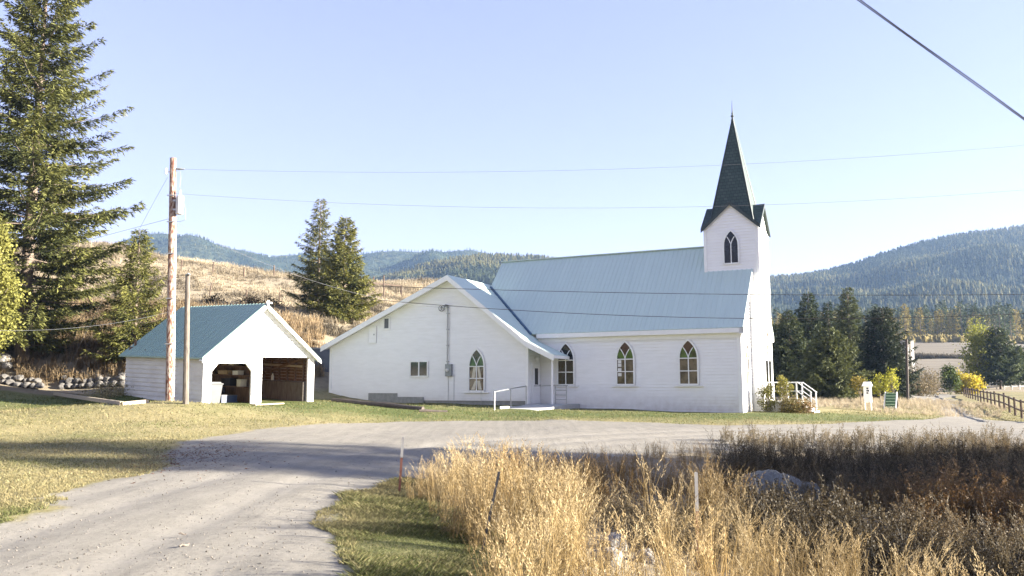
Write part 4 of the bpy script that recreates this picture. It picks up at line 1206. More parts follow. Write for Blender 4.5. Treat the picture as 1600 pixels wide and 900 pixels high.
for px, Y, H, R, sd_, lab in ((1432, 85, 1.6, 1.6, 65, 'brown leafless bush by the far utility pole'), (1452, 98, 2.6, 1.7, 66, 'brown and green bush left of the columnar tree'), (1425, 105, 3.2, 2.4, 67, 'tall grey brown thicket beyond the road')):
    broadleaf('thicket_bush', at(px, Y), H, R, sd_, lab, (.08, .065, .035), (.20, .155, .08), n_cl=40, per=50, leaf=.16, base=.02, trunk=False, cat='shrub', parts=('foliage', 'stem'))
for px, Y, R, sd_, lab in ((330, 69, 1.0, 68, 'dark low bush behind the left part of the garage ridge'), (385, 72, 1.2, 69, 'dark low bush on the slope behind the garage peak'), (418, 70, 1.2, 70, 'dark low bush between garage peak and spruces')):
    broadleaf('hill_shrub', at(px, Y, -.2), 1.0, R, sd_, lab, (.055, .04, .02), (.15, .11, .05), n_cl=30, per=50, leaf=.13, base=.0, trunk=False, cat='shrub', parts=('foliage', 'stem'))

# ------------------------------------------------------------------ far forest
def tiny_tree(r, tiers, sides, spread):
    vs, fs, cs = [], [], []
    for k in range(tiers):
        z0, z1 = .06 + .80 * k / tiers, .06 + .80 * k / tiers + .94 / tiers * 1.15
        z1 = min(z1, 1.0) if k < tiers - 1 else 1.0
        rad = spread * (1 - .75 * k / tiers)
        b = len(vs)
        for j in range(sides):
            a = 2 * math.pi * j / sides + r.uniform(-.3, .3) + k
            q = rad * r.uniform(.55, 1.15)
            vs.append((q * math.cos(a), q * math.sin(a), z0 + r.uniform(-.05, .04))); cs.append(r.uniform(.75, 1.1))
        vs.append((r.normal(0, .01), r.normal(0, .01), z1)); cs.append(1.15)
        for j in range(sides): fs.append((b + j, b + (j + 1) % sides, b + sides))
    return np.array(vs), np.array(fs), np.array(cs)
TINY = [tiny_tree(np.random.default_rng(100 + i), 4, 7, .17) for i in range(6)]
def forest(name, pos, hh, base_c, rng, wide=1.3):
    Vs, Fs, Cs, off = [], [], [], 0
    which = rng.integers(0, len(TINY), len(pos)); rot = rng.uniform(0, 6.3, len(pos))
    for k, (v, f, c) in enumerate(TINY):
        i = np.where(which == k)[0]
        if not len(i): continue
        ca, sa_ = np.cos(rot[i])[:, None], np.sin(rot[i])[:, None]
        h = hh[i][:, None]; wv = wide * rng.uniform(.8, 1.35, len(i))[:, None]
        X = (v[None, :, 0] * ca - v[None, :, 1] * sa_) * h * wv + pos[i, 0:1]
        Y = (v[None, :, 0] * sa_ + v[None, :, 1] * ca) * h * wv + pos[i, 1:2]
        Z = v[None, :, 2] * h + pos[i, 2:3] - .03 * h
        V = np.stack([X, Y, Z], -1)
        Vs.append(V.reshape(-1, 3)); Fs.append((f[None] + (np.arange(len(i)) * len(v))[:, None, None]).reshape(-1, 3) + off)
        Cs.append((base_c[i][:, None] * c[None, :, None]).reshape(-1, 3)); off += len(i) * len(v)
    return tag(big_mesh(name, np.concatenate(Vs), np.concatenate(Fs), M['leaf'], col=np.concatenate(Cs)), kind='stuff')
def tree_cols(n, rng, yfrac, dark=(.028, .040, .018), light=(.062, .075, .032), yel=(.15, .14, .05)):
    t = rng.uniform(0, 1, n)[:, None]
    c = np.array(dark) * (1 - t) + np.array(light) * t
    y = rng.uniform(0, 1, n) < yfrac
    c[y] = np.array(yel) * rng.uniform(.6, 1.15, (y.sum(), 1))
    return c
def hill_forest(name, height, n, px0, px1, Y0, Y1, h0, h1, seed, yf):
    r = np.random.default_rng(seed)
    ratio = r.uniform((px0 - 800) / F, (px1 - 800) / F, n); Y = np.sqrt(r.uniform(Y0 ** 2, Y1 ** 2, n))
    z = height(ratio, Y)
    X = ratio * Y
    patch = np.clip(.5 + .5 * smooth_noise(X, Y, 2 * np.pi / 260, seed) + .3 * smooth_noise(X, Y, 2 * np.pi / 110, seed + 5), 0, 1)
    cols = tree_cols(n, r, yf * patch * 1.6)
    forest(name, np.stack([X, Y, z], 1), r.uniform(h0, h1, n), cols, r)
hill_forest('hill_forest', h_right, 26000, 1150, 1720, 420, 1050, 4.5, 8, 71, .38)
hill_forest('hill_forest', h_mid, 11000, 540, 900, 420, 930, 3.6, 6, 72, .7)
hill_forest('hill_forest', h_far, 14000, -20, 900, 800, 1640, 3.5, 6, 73, .05)
# the wood's edge beyond the field: each tree one can tell apart
r = np.random.default_rng(81)
FT = []
for k, (dk, lt, lab, grp) in enumerate((((.028, .042, .016), (.085, .105, .035), 'dark green conifer in the wood edge beyond the pale field', 'dark conifers of the far wood edge'), ((.14, .115, .03), (.33, .26, .06), 'golden autumn larch in the wood edge beyond the pale field', 'golden larches of the far wood edge'))):
    for j in range(3):
        o = empty('larch_tree' if k else 'forest_conifer', (0, 0, 0), 0, lab, 'tree', grp)
        V_, Q_, C_, wd = conifer_data(14, 2.5, 200 + 10 * k + j, 46, cb=.06, dens=2.6, kl=.95, kw=.40, dark=dk, light=lt, ragged=.3)
        big_mesh('crown', V_, Q_, M['needle'], o, C_)
        mb = MB(); mb.tube([(0, 0, -.6), (0, 0, 13.6)], [.22, .03], 6); mb.build('trunk', M['bark'], o)
        FT.append(o)
used = set()
n_edge = 230
for i in range(n_edge):
    px = r.uniform(1200, 1620); Y = r.uniform(262, 330)
    k = 3 * int(r.uniform() < .42) + int(r.integers(0, 3))
    o = FT[k] if k not in used else copy_tree(FT[k]); used.add(k)
    p = at(px, Y)
    s = r.uniform(.62, 1.0) * (.85 if k >= 3 else 1)
    o.location = p; o.scale = (s, s, s); o.rotation_euler = (0, 0, r.uniform(0, 6.3))
n = 2600
px = r.uniform(1150, 1680, n); Y = r.uniform(325, 470, n); X = (px - 800) / F * Y
forest('far_wood', np.stack([X, Y, gz(X, Y)], 1), r.uniform(8, 15, n), tree_cols(n, r, .33), r)
# low golden scrub along the top of the field
n = 500
px = r.uniform(1290, 1640, n); Y = r.uniform(238, 262, n); X = (px - 800) / F * Y
forest('autumn_scrub', np.stack([X, Y, gz(X, Y)], 1), r.uniform(1.0, 2.6, n), np.array([(.30, .24, .085)]) * r.uniform(.6, 1.15, (n, 1)), r, 3.2)
# ------------------------------------------------------------------ poles and wires
def upole(name, b, t_, r0, r1, mat, label, n=14):
    o = empty(name, b, 0, label, 'pole')
    d = Vector(t_) - Vector(b)
    mb = MB()
    k = 8
    mb.tube([d * (-.06)] + [d * (i / k) for i in range(k + 1)], [r0 * 1.03] + [r0 + (r1 - r0) * i / k for i in range(k + 1)], n)
    mb.build('pole_shaft', mat, o, smooth=False)
    return o, d
pb = pt(265, 627, 32); ptop = pt(270.5, 247, 32)
up, d = upole('utility_pole', pb, ptop, .155, .115, M['pole'], 'tall reddish utility pole with transformer in front of the garage')
def onp(y): return d * ((627 - y) / 380.0)
mb = MB(); c = onp(338) + Vector((.30, -.08, 0))
mb.lathe([(.11, 0), (.135, .02), (.135, .68), (.12, .72), (.03, .76)], 16, c)
tf = mb.build('transformer', M['transf'], up, smooth=False)
mb = MB(); mb.lathe([(.035, .76), (.05, .80), (.03, .84), (.045, .88), (.02, .95)], 8, c); mb.build('bushing', M['ceramic'], tf)
mb = MB(); mb.box(tuple(c + Vector((-.28, -.03, .15))), tuple(c + Vector((-.12, .03, .22)))); mb.box(tuple(c + Vector((-.28, -.03, .5))), tuple(c + Vector((-.12, .03, .57)))); mb.build('bracket', M['galv'], tf)
mb = MB(); a = onp(272); mb.bar(a + Vector((-.05, -.05, .0)), a + Vector((-.2, -.08, .10)), .05, .05)
mb.lathe([(.03, -.10), (.06, -.06), (.04, -.02), (.06, .02), (.04, .06), (.06, .10), (.03, .14)], 8, a + Vector((-.23, -.08, .05))); mb.build('cutout_fuse', M['ceramic'], up)
mb = MB(); a = onp(264); mb.tube([a + Vector((.08, 0, 0)), a + Vector((.18, 0, -.01)), a + Vector((.30, 0, -.012)), a + Vector((.46, 0, -.02))], [.02, .045, .045, .02], 8); mb.build('strain_insulator', M['greybox'], up)
mb = MB(); mb.tube([a + Vector((.25, 0, -.02)), a + Vector((.33, -.02, -.35)), a + Vector((.31, -.05, -.75)), c + Vector((0, 0, .95))], .008, 5)
mb.tube([c + Vector((.13, 0, .5)), c + Vector((.22, 0, .2)), c + Vector((.24, 0, -.2)), c + Vector((.05, 0, -.28)), onp(348)], .008, 5); mb.build('jumper_wire', M['thincable'], up)
mb = MB(); mb.tube([onp(310) + Vector((.145, 0, 0)), onp(620) + Vector((.165, 0, 0))], .012, 4)
for y in (308, 350, 400, 470, 540): mb.box(tuple(onp(y) + Vector((-.15, -.16, -.02))), tuple(onp(y) + Vector((.15, -.12, .02))))
mb.build('ground_wire', M['galv'], up)
q = on_ground(290, 632, 20); q = Vector((q.x, q.y, q.z))
bp, d2 = upole('bare_pole', q, pt(293.5, 429, q.y), .112, .085, M['greywood'], 'short bare grey pole standing right of the utility pole', 10)
mb = MB(); mb.tube([d2 + Vector((-.05, -.06, -.05)), d2 + Vector((.05, -.1, .02)), d2 + Vector((.12, -.08, -.02))], .035, 6); mb.build('pole_cap', M['greybox'], bp)

def wire(pts, r, label, mat='thincable', n=40, twist=False):
    """pts: three (px, py, depth) points on the wire; hangs through them as a parabola"""
    P = [Vector(p) if isinstance(p, Vector) else pt(*p) for p in pts]
    L0, L1w = (P[1] - P[0]).length, (P[2] - P[0]).length
    s1 = (P[1] - P[0]).dot((P[2] - P[0])) / L1w ** 2
    out = []
    for i in range(n + 1):
        t = i / n
        l0 = (t - s1) * (t - 1) / ((0 - s1) * (0 - 1)); l1 = t * (t - 1) / (s1 * (s1 - 1)); l2 = t * (t - s1) / ((1 - s1))
        out.append(P[0] * l0 + P[1] * l1 + P[2] * l2)
    mb = MB()
    if twist:
        fine = []
        for i in range(n * 8 + 1):
            k = i / 8; j = min(int(k), n - 1); fine.append(out[j].lerp(out[j + 1], k - j))
        d_ = (out[-1] - out[0]).normalized(); x = d_.cross(Vector((0, 0, 1))).normalized(); y = x.cross(d_)
        mb.tube(fine, r * .9, 6)
        mb.tube([p + (x * math.cos(i * .05) + y * math.sin(i * .05)) * r * .4 + y * r * 2.6 for i, p in enumerate(fine)], r, 6)
    else: mb.tube(out, r, 5)
    o = mb.build('overhead_wire', M[mat])
    return tag(o, label, 'wire')
pa = pb + onp(264) + Vector((.46, 0, -.02))
wire([pa, (1000, 263, 32), (1720, 216, 32)], .0045, 'upper thin wire from the pole top crossing the sky behind the spire')
wire([pb + onp(304) + Vector((.12, 0, 0)), (800, 324.5, 32), (1720, 286, 32)], .0045, 'lower thin wire from the pole crossing the sky in front of the steeple')
wire([(560, 446, 30), (1160, 460, 30), (1900, 455, 30)], .010, 'upper of the two wires crossing in front of the church roof', 'cable')
wire([(560, 466, 29), (1100, 496.5, 29), (1900, 470, 29)], .010, 'lower of the two wires crossing in front of the church roof', 'cable')
wire([pb + onp(347), (420, 414, 36), MAST_TOP], .005, 'service wire running from the utility pole to the church mast')
wire([pb + onp(343), (150, 372, 34), (-60, 430, 36)], .007, 'wire running left from the utility pole into the big spruce')
wire([(-30, 516, 36), (130, 511, 39), (262, 488, 42)], .005, 'pale wire sagging low across the young spruce at the left', 'galv')
wire([pb + onp(278) + Vector((-.2, 0, 0)), (222, 350, 36), (108, 572, 42)], .006, 'steep guy wire running from the pole top down to the bank')
wire([(1280, -43, 13), (1470, 93.5, 13), (1680, 245, 13)], .010, 'thick twisted black cable crossing the upper right corner', 'cable', n=30, twist=True)

# ------------------------------------------------------------------ stones, timbers, posts
def stone_mesh(seed, mat):
    r = np.random.default_rng(seed)
    bm = bmesh.new(); bmesh.ops.create_icosphere(bm, subdivisions=3, radius=.5)
    ax = r.normal(0, 1, (9, 3)); ax /= np.linalg.norm(ax, axis=1)[:, None]; cut = r.uniform(.30, .46, 9)
    for v in bm.verts:
        p = np.array(v.co)
        for a, c in zip(ax, cut):
            k = p @ a - c
            if k > 0: p = p - a * k * .85
        p += .02 * np.sin(p[[1, 2, 0]] * 17 + seed)
        v.co = p
    me = bpy.data.meshes.new('stone'); bm.to_mesh(me); bm.free(); me.materials.append(mat)
    return me
SM = [stone_mesh(300 + i, M['rock']) for i in range(6)]; SP_ = [stone_mesh(320 + i, M['palerock']) for i in range(4)]
r = np.random.default_rng(5)
def stone(me, p, s, label, group=None, name='stone', cat='stone', sq=(1, 1, .8)):
    o = bpy.data.objects.new(name, me); C.objects.link(o); o.location = p
    o.scale = (s * sq[0], s * sq[1], s * sq[2]); o.rotation_euler = (r.uniform(-.3, .3), r.uniform(-.3, .3), r.uniform(0, 6.3))
    return tag(o, label, cat, group)
for row, (yy, lab) in enumerate(((604.5, 'grey field stone in the bottom course of the dry stone bank left of the garage'), (597, 'grey field stone in the middle course of the dry stone bank left of the garage'), (591, 'grey field stone in the top course of the dry stone bank left of the garage'))):
    x = 90 + 3 * row
    while x < 193 - 2 * row:
        w = r.uniform(8.5, 14)
        if not (row == 2 and r.uniform() < .45):
            stone(SM[int(r.integers(6))], pt(x + w / 2, yy - .05 * (x - 90) + r.uniform(-1, 1), 44.6 + .35 * row), w / F * 45 * 1.12, lab, 'stones of the bank by the garage', sq=(1.05, 1, .82))
        x += w
for row, (yy, lab) in enumerate(((597, 'grey stone low in the heap at the left edge of the photo'), (589, 'grey stone high in the heap at the left edge of the photo'))):
    x = 1
    while x < 62 - 8 * row:
        w = r.uniform(8, 14); stone(SM[int(r.integers(6))], pt(x + w / 2, yy + .12 * x + r.uniform(-1.5, 1.5), 44 + .5 * row), w / F * 44 * 1.15, lab, 'stones of the heap at the left edge'); x += w
stone(SP_[0], pt(4, 561, 46), .85, 'pale boulder on the slope at the left edge above the stone heap', name='boulder', cat='boulder')
stone(SP_[1], pt(11, 571, 45.5), .5, 'smaller pale boulder below the big one at the left edge', name='boulder', cat='boulder')
for px, py, Y, s, k, lab in ((957, 862, 9.2, .40, 1, 'pale angular boulder among dry reeds at the bottom, upper of the close pair'), (948, 886, 8.8, .42, 2, 'pale angular boulder among dry reeds at the bottom, lower of the close pair'), (1006, 880, 9.0, .30, 3, 'greyish rock right of the boulder pair in the reeds'),
                          (1356, 828, 11.2, .36, 0, 'pale rock above the reeds, left of two in the dark weeds'), (1378, 836, 11.0, .36, 3, 'pale rock above the reeds, right of two in the dark weeds')):
    q = on_ground(px, py, 5); s *= .8 * q.y / Y
    stone(SP_[k], q + Vector((0, 0, .18 * s)), s, lab, name='boulder', cat='boulder', sq=(1, 1, 1))
# gravel heap in the ditch
mp = Vector((5.35, 17.6, 0)); n = 36
xx, yy = np.meshgrid(np.linspace(-2.0, 2.0, n), np.linspace(-2.0, 2.0, n)); xx, yy = xx.ravel(), yy.ravel()
hh = .66 * np.exp(-((xx / 1.0) ** 2 + (yy / .95) ** 2) ** 1.3) + .07 * smooth_noise(xx, yy, 5, 91) + .05 * smooth_noise(xx, yy, 12, 93) * np.exp(-(xx ** 2 + yy ** 2)) - .12
V = np.stack([xx + mp.x, yy + mp.y, gz(xx + mp.x, yy + mp.y) + hh], 1); i = np.arange(n * n).reshape(n, n)
tag(big_mesh('gravel_heap', V, np.stack([i[:-1, :-1], i[:-1, 1:], i[1:, 1:], i[1:, :-1]], -1).reshape(-1, 4), M['mound'], smooth=True), 'grey gravel heap half hidden by weeds in the ditch', 'gravel heap')
# timbers
def timber(name, a, b, w, h, mat, label, cat='log', rnd=True):
    c = (a + b) / 2
    o = empty(name, c, 0, label, cat)
    mb = MB()
    if rnd: mb.tube([a - c, (a - c) * .5 + Vector((0, 0, .012)), Vector((0, 0, 0)), (b - c) * .5 + Vector((0, 0, -.01)), b - c], [w / 2, w / 2 * 1.04, w / 2, w / 2 * .98, w / 2 * .94], 10)
    else: mb.bar(a - c, b - c, w, h)
    mb.build('log_body' if rnd else 'plank_body', mat, o)
    return o
def og(px, py, dz=0.0, y0=20): 
    p = on_ground(px, py, y0); return Vector((p.x, p.y, p.z + dz))
timber('log', og(520, 628, .06), og(585, 634, .06), .26, .3, M['darkwood'], 'weathered log lying on the shaded grass, left one along the annex wall')
timber('log', og(585, 634, .07), og(661, 642, .07), .26, .3, M['darkwood'], 'weathered log lying on the shaded grass, middle one along the annex wall')
timber('log', og(655, 644, .05), og(699, 645, .05), .14, .14, M['darkwood'], 'thin short log at the right end of the row by the annex')
timber('plank', og(85, 617, .06), og(190, 633, .06), .12, .14, M['palewood'], 'long pale timber edging on the lawn below the stone bank', 'timber', False)
timber('plank', og(190, 633, .05), og(231, 629, .05), .14, .12, M['palewood'], 'short pale timber at the end of the edging near the utility pole', 'timber', False)
timber('plank', og(96, 615, .12), og(140, 620, .15), .2, .08, M['palewood'], 'loose pale board lying behind the timber edging', 'timber', False)
timber('plank', og(395, 633.5, .02), og(440, 631, .02), .3, .05, M['palewood'], 'flat board lying on the grass before the right garage bay', 'plank', False)
timber('stick', og(280, 857, .02, 4), og(295, 854, .03, 4), .022, .02, M['greywood'], 'pale stick lying on the gravel drive, nearer of two', 'stick')
timber('stick', og(279, 836.5, .015, 4), og(291, 836, .015, 4), .018, .02, M['greywood'], 'pale stick lying on the gravel drive, farther of two', 'stick')
broadleaf('brush_pile', og(165, 622), .55, 1.1, 92, 'heap of dry brush inside the timber edging below the stone bank', (.14, .11, .05), (.38, .33, .17), n_cl=40, per=40, leaf=.07, base=0, trunk=False, cat='brush pile', parts=('brush', 'stem'))
# grey wall in the gap between garage and church
a, b = pt(452, 600, 51), pt(560, 604, 52.5)
o = empty('block_wall', a, math.atan2(b.y - a.y, b.x - a.x), 'dark grey block wall seen in the gap between garage and church', 'wall')
mb = MB(); L_ = (b - a).length; top = pt(500, 545, 51.5).z - a.z
mb.box((0, 0, -1.5), (L_, .3, top)); mb.build('wall_face', M['greywall'], o)
mb = MB(); mb.box((-.03, -.03, top), (L_ + .03, .33, top + .08)); mb.build('coping', M['concrete'], o)

# hill fence posts and gate
PO = [(282.5, 408, 425, 'leaning fence post on the hill crest, first right of the utility pole'), (332.5, 411, 431, 'fence post on the hill crest, second right of the utility pole'), (381, 419, 435, 'fence post on the hill crest, third right of the utility pole'), (428.5, 416, 436, 'fence post on the hill crest, fourth right of the utility pole'), (452, 428, 441, 'fence post on the hill crest beside the spruce pair'),
      (326.5, 444, 467, 'tilted fence post on the slope, leftmost above the garage roof'), (384.5, 455, 476, 'dark fence post on the slope, middle one above the garage roof'), (436.5, 459, 478, 'dark fence post on the slope right of the garage peak'),
      (562, 433, 446, 'fence post right of the spruce pair near the crest'), (600, 432, 443, 'far thin post on the crest above the gate frame'), (583, 434, 446, 'far thin post left above the gate frame')]
for px, ya, yb, lab in PO:
    g = on_ground(px, yb, 58, 200)
    h = pt(px, ya, g.y).z - g.z + .12
    o = empty('fence_post', g, 0, lab, 'fence post', 'fence posts on the hill')
    mb = MB(); lean = r.uniform(-.06, .06) + (.08 if 'tilted' in lab or 'leaning' in lab else 0)
    w = 2.3 / F * g.y / 2
    mb.tube([(0, 0, -.3), (lean * h * .5, 0, h * .5), (lean * h, 0, h)], [w, w, w * .9], 7); mb.build('post_shaft', M['postwood'], o)
ga, gb_ = on_ground(575.5, 459, 60, 200), on_ground(626.5, 466, 60, 200)
o = empty('gate_frame', ga, 0, 'brown timber frame of two posts and a rail on the hill above the annex', 'gate')
ha, hb = pt(575.5, 441, ga.y).z - ga.z, pt(626.5, 446, gb_.y).z - ga.z
e = gb_ - ga
for p, h in (((0, 0, 0), ha), ((e.x, e.y, e.z), hb)):
    mb = MB(); mb.bar((p[0], p[1], p[2] - .3), (p[0], p[1], h), .17, .17); mb.build('post', M['postwood'], o)
mb = MB(); mb.bar((0, 0, ha - .06), (e.x, e.y, hb - .06), .10, .14); mb.build('rail', M['postwood'], o)

# fence along the driveway
fp0, fp1 = on_ground(1510, 622, 30, 140), on_ground(1597, 654, 30, 140)
o = empty('wooden_fence', fp1, 0, 'dark wooden post and rail fence along the driveway at the right', 'fence')
d = fp0 - fp1
tops = []
fk = [i / 15 for i in range(-4, 17)]
for k in fk:
    x, y = fp1.x + d.x * k, fp1.y + d.y * k; z = g1(x, y)
    p = Vector((x, y, z)) - fp1; mb = MB(); h = 1.02 + .06 * math.sin(k * 40); mb.tube([p + Vector((0, 0, -.3)), p + Vector((.02 * math.sin(k * 70), 0, h))], [.07, .06], 7); mb.build('post', M['postwood'], o); tops.append(p)
for hh_ in (.9, .42):
    mb = MB()
    for a, b in zip(tops[:-1], tops[1:]): mb.bar(a + Vector((0, 0, hh_)), b + Vector((0, 0, hh_ + .01)), .05, .09)
    mb.build('rail', M['postwood'], o)
o = empty('rail_fence', at(1545, 104), 0, 'white rail fence under the evergreens at the far right', 'fence')
b0 = Vector(o.location); pr = None
for px in range(1545, 1650, 12):
    p = at(px, 104) - b0
    mb = MB(); mb.bar(p + Vector((0, 0, -.2)), p + Vector((0, 0, 1.1)), .1, .1); mb.build('post', M['trim'], o)
    if pr is not None:
        mb = MB()
        for z in (.5, .98): mb.bar(pr + Vector((0, 0, z)), p + Vector((0, 0, z)), .05, .12)
        mb.build('rail', M['trim'], o)
    pr = p
o = empty('rail_fence', at(1290, 76), 0, 'low white rail behind the sapling and the sign', 'fence'); b0 = Vector(o.location); pr = None
for px in range(1290, 1402, 28):
    p = at(px, 76) - b0
    mb = MB(); mb.bar(p + Vector((0, 0, -.2)), p + Vector((0, 0, .62)), .1, .1); mb.build('post', M['trim'], o)
    if pr is not None:
        mb = MB(); mb.bar(pr + Vector((0, 0, .5)), p + Vector((0, 0, .5)), .05, .2); mb.build('rail', M['trim'], o)
    pr = p
# sign board
g = on_ground(1357, 641, 30, 100)
o = empty('sign_board', g, math.radians(-80), 'narrow white sign board with small roof on two legs', 'sign')
s = g.y / F
mb = MB(); mb.box((-.32, -.05, 12 * s), (.32, .05, 37 * s)); mb.build('board', M['trim'], o)
mb = MB()
for x in (-.29, .29): mb.box((x - .022, -.022, -.3), (x + .022, .022, 12.0 * s - .002))
mb.build('leg', M['trim'], o)
mb = MB(); mb.prism([(-.36, -.13, 37 * s), (-.36, .13, 37 * s), (-.36, 0, 44 * s)], (.72, 0, 0)); mb.build('sign_roof', M['trim'], o)
mb = MB()
for k, (w, z) in enumerate(((.20, 33.5), (.26, 30), (.15, 26.5))):
    mb.box((-.02, -.058, z * s - .045), (-.02 + w, -.052, z * s + .045))
mb.build('lettering', M['ink'], o)
# green ladder rack
g = on_ground(1393, 639, 30, 100)
o = empty('step_rack', g, math.radians(-38), 'pale green stepped rack leaning on a brown post', 'rack')
s = g.y / F; H = 26 * s
M['palegreen'] = simple('pale_green_paint', (.30, .42, .28), (.26, .37, .24), 6, .6)
mb = MB(); mb.add([(-.285, -.26, .02), (.285, -.26, .02), (.285, .10, H - .05), (-.285, .10, H - .05), (-.285, -.22, .02), (.285, -.22, .02), (.285, .14, H - .05), (-.285, .14, H - .05)], [(0, 1, 2, 3), (7, 6, 5, 4), (0, 3, 7, 4), (1, 5, 6, 2), (3, 2, 6, 7), (0, 4, 5, 1)]); mb.build('panel', M['greenp'], o)
mb = MB()
for x in (-.32, .32): mb.bar((x, -.42, -.1), (x, .10, H), .05, .10)
mb.build('stringer', M['rail'], o)
for k in range(6):
    f = (k + .6) / 6
    mb = MB(); mb.box((-.285, -.32 + .42 * f - .09, H * f - .02), (.285, -.32 + .42 * f + .09, H * f + .03)); mb.build('tread', M['palegreen'], o)
mb = MB()
for x in (-.32, .30): mb.bar((x, .25, -.2), (x, .15, H * 1.02), .09, .09)
mb.build('post', M['postwood'], o)
# far utility pole, far shed
g = at(1417, 69); upole('far_pole', g, pt(1416.5, 530, 69), .12, .10, M['darkwood'], 'dark pole at the driveway end in front of the brown field', 8)
g = at(1425, 150); z0 = pt(1425, 557, 150).z
o = empty('field_shed', (g.x, g.y, g1(g.x, g.y)), .2, 'small pale shed standing in the brown field beyond the road', 'shed')
h = pt(1425, 533, 150).z - o.location.z
mb = MB(); mb.box((-.75, 0, 0), (-.3, 1.4, h)); mb.box((.25, 0, 0), (.75, 1.4, h)); mb.box((-.3, .6, 0), (.25, 1.4, h)); mb.build('wall', M['oldwhite'], o)
mb = MB(); mb.box((-.85, -.1, h), (.85, 1.5, h + .15)); mb.build('roof', M['concrete'], o)
# stakes in the reeds
M['dullwhite'] = simple('weathered_white_paint', (.34, .335, .32), (.26, .255, .245), 9, .8)
def stake(base, top, w, mat, label, tip=None, frac=.3):
    o = empty('steel_stake', base, 0, label, 'stake'); d = top - base
    q = d * (1 - frac) if tip else d
    mb = MB(); x = Vector((w / 2, 0, 0)); y = Vector((0, w / 2, 0))
    mb.prism([d * -.4 - x - y, d * -.4 + x - y, d * -.4 + y * 1.2], d * .4 + q); mb.build('stake_shaft', M[mat], o)
    if tip:
        mb = MB(); mb.prism([q - x * 1.1 - y * 1.1, q + x * 1.1 - y * 1.1, q + y * 1.3], d - q); mb.build('tip', M[tip], o)
b = pt(624, 772, 14.6); stake(b, pt(630, 683, 14.6), .040, 'rust', 'reddish steel stake with white tip at the corner of the reeds', 'dullwhite', .36)
b = pt(752, 868, 9.6); stake(b, pt(780, 737, 9.7), .030, 'black', 'dark stake leaning right among the golden reeds')
b = pt(1091, 890, 10.2); stake(b, pt(1087, 738, 10.2), .036, 'rust', 'stake with ragged white upper half in the middle of the reeds', 'dullwhite', .40)

# ------------------------------------------------------------------ grass and weeds
def ribbon(pts, ws, side):
    """strip of quads along pts"""
    pts = np.array(pts, float); side = np.array(side, float)
    V = []
    for p, w in zip(pts, ws): V += [p - side * w / 2, p + side * w / 2]
    Q = [(2 * i, 2 * i + 1, 2 * i + 3, 2 * i + 2) for i in range(len(pts) - 1)]
    return V, Q
def reed_clump(seed, n=13, spread=.12, h0=.75, h1=1.25, stemc=(.32, .245, .13), leafc=(.29, .225, .12), headc=(.42, .345, .22), heads=.7, wid=.0065, leaves=3, headlen=.20):
    r = np.random.default_rng(seed); V, Q, Cc = [], [], []
    def put(v, q, c):
        b = len(V); V.extend(v); Q.extend([tuple(b + i for i in f) for f in q]); Cc.extend([np.array(c) * r.uniform(.75, 1.2)] * len(v))
    for i in range(n):
        a = r.uniform(0, 6.3); rad = spread * math.sqrt(r.uniform()); base = np.array([rad * math.cos(a), rad * math.sin(a), -.05])
        h = r.uniform(h0, h1); la = r.uniform(0, 6.3); ln = abs(r.normal(0, .16)) * h
        le = np.array([math.cos(la), math.sin(la), 0]); sa_ = r.uniform(0, 6.3); sd_ = np.array([math.cos(sa_), math.sin(sa_), 0])
        f = lambda t: base + np.array([0, 0, 1]) * h * t * (1 - .06 * t) + le * ln * t * t
        put(*ribbon([f(t) for t in (0, .35, .7, 1)], [wid, wid * .9, wid * .75, wid * .5], sd_), stemc)
        for k in range(leaves):
            t0 = r.uniform(.05, .7); p = f(t0); b = r.uniform(0, 6.3); o = np.array([math.cos(b), math.sin(b), 0]); L = r.uniform(.25, .5) * min(1, h)
            s2 = np.array([-o[1], o[0], 0])
            rise = r.uniform(.4, 1.0)
            put(*ribbon([p, p + o * L * .35 + np.array([0, 0, L * .45 * rise]), p + o * L * .75 + np.array([0, 0, L * .40 * rise]), p + o * L * 1.0 + np.array([0, 0, L * .05])], [wid * 1.1, wid * 1.3, wid * .9, wid * .3], s2), leafc)
        if r.uniform() < heads:
            m = 20
            hl = headlen * r.uniform(.7, 1.2)
            for k in range(m):
                t = k / (m - 1); p = f(1) + np.array([0, 0, hl * (t - .35)]) + le * hl * .55 * t * t + r.normal(0, .012, 3) * (1.1 - t)
                d = np.array([r.normal(0, .32), r.normal(0, .32), r.uniform(.5, 1)]) + le * .5; d /= np.linalg.norm(d)
                s = np.cross(d, r.normal(0, 1, 3)); s /= np.linalg.norm(s); L = hl * .20; w = hl * .024 * (1.2 - t * .6)
                put([p, p + d * L * .5 + s * w, p + d * L, p + d * L * .5 - s * w], [(0, 1, 2, 3)], headc)
    return np.array(V), np.array(Q), np.array(Cc)
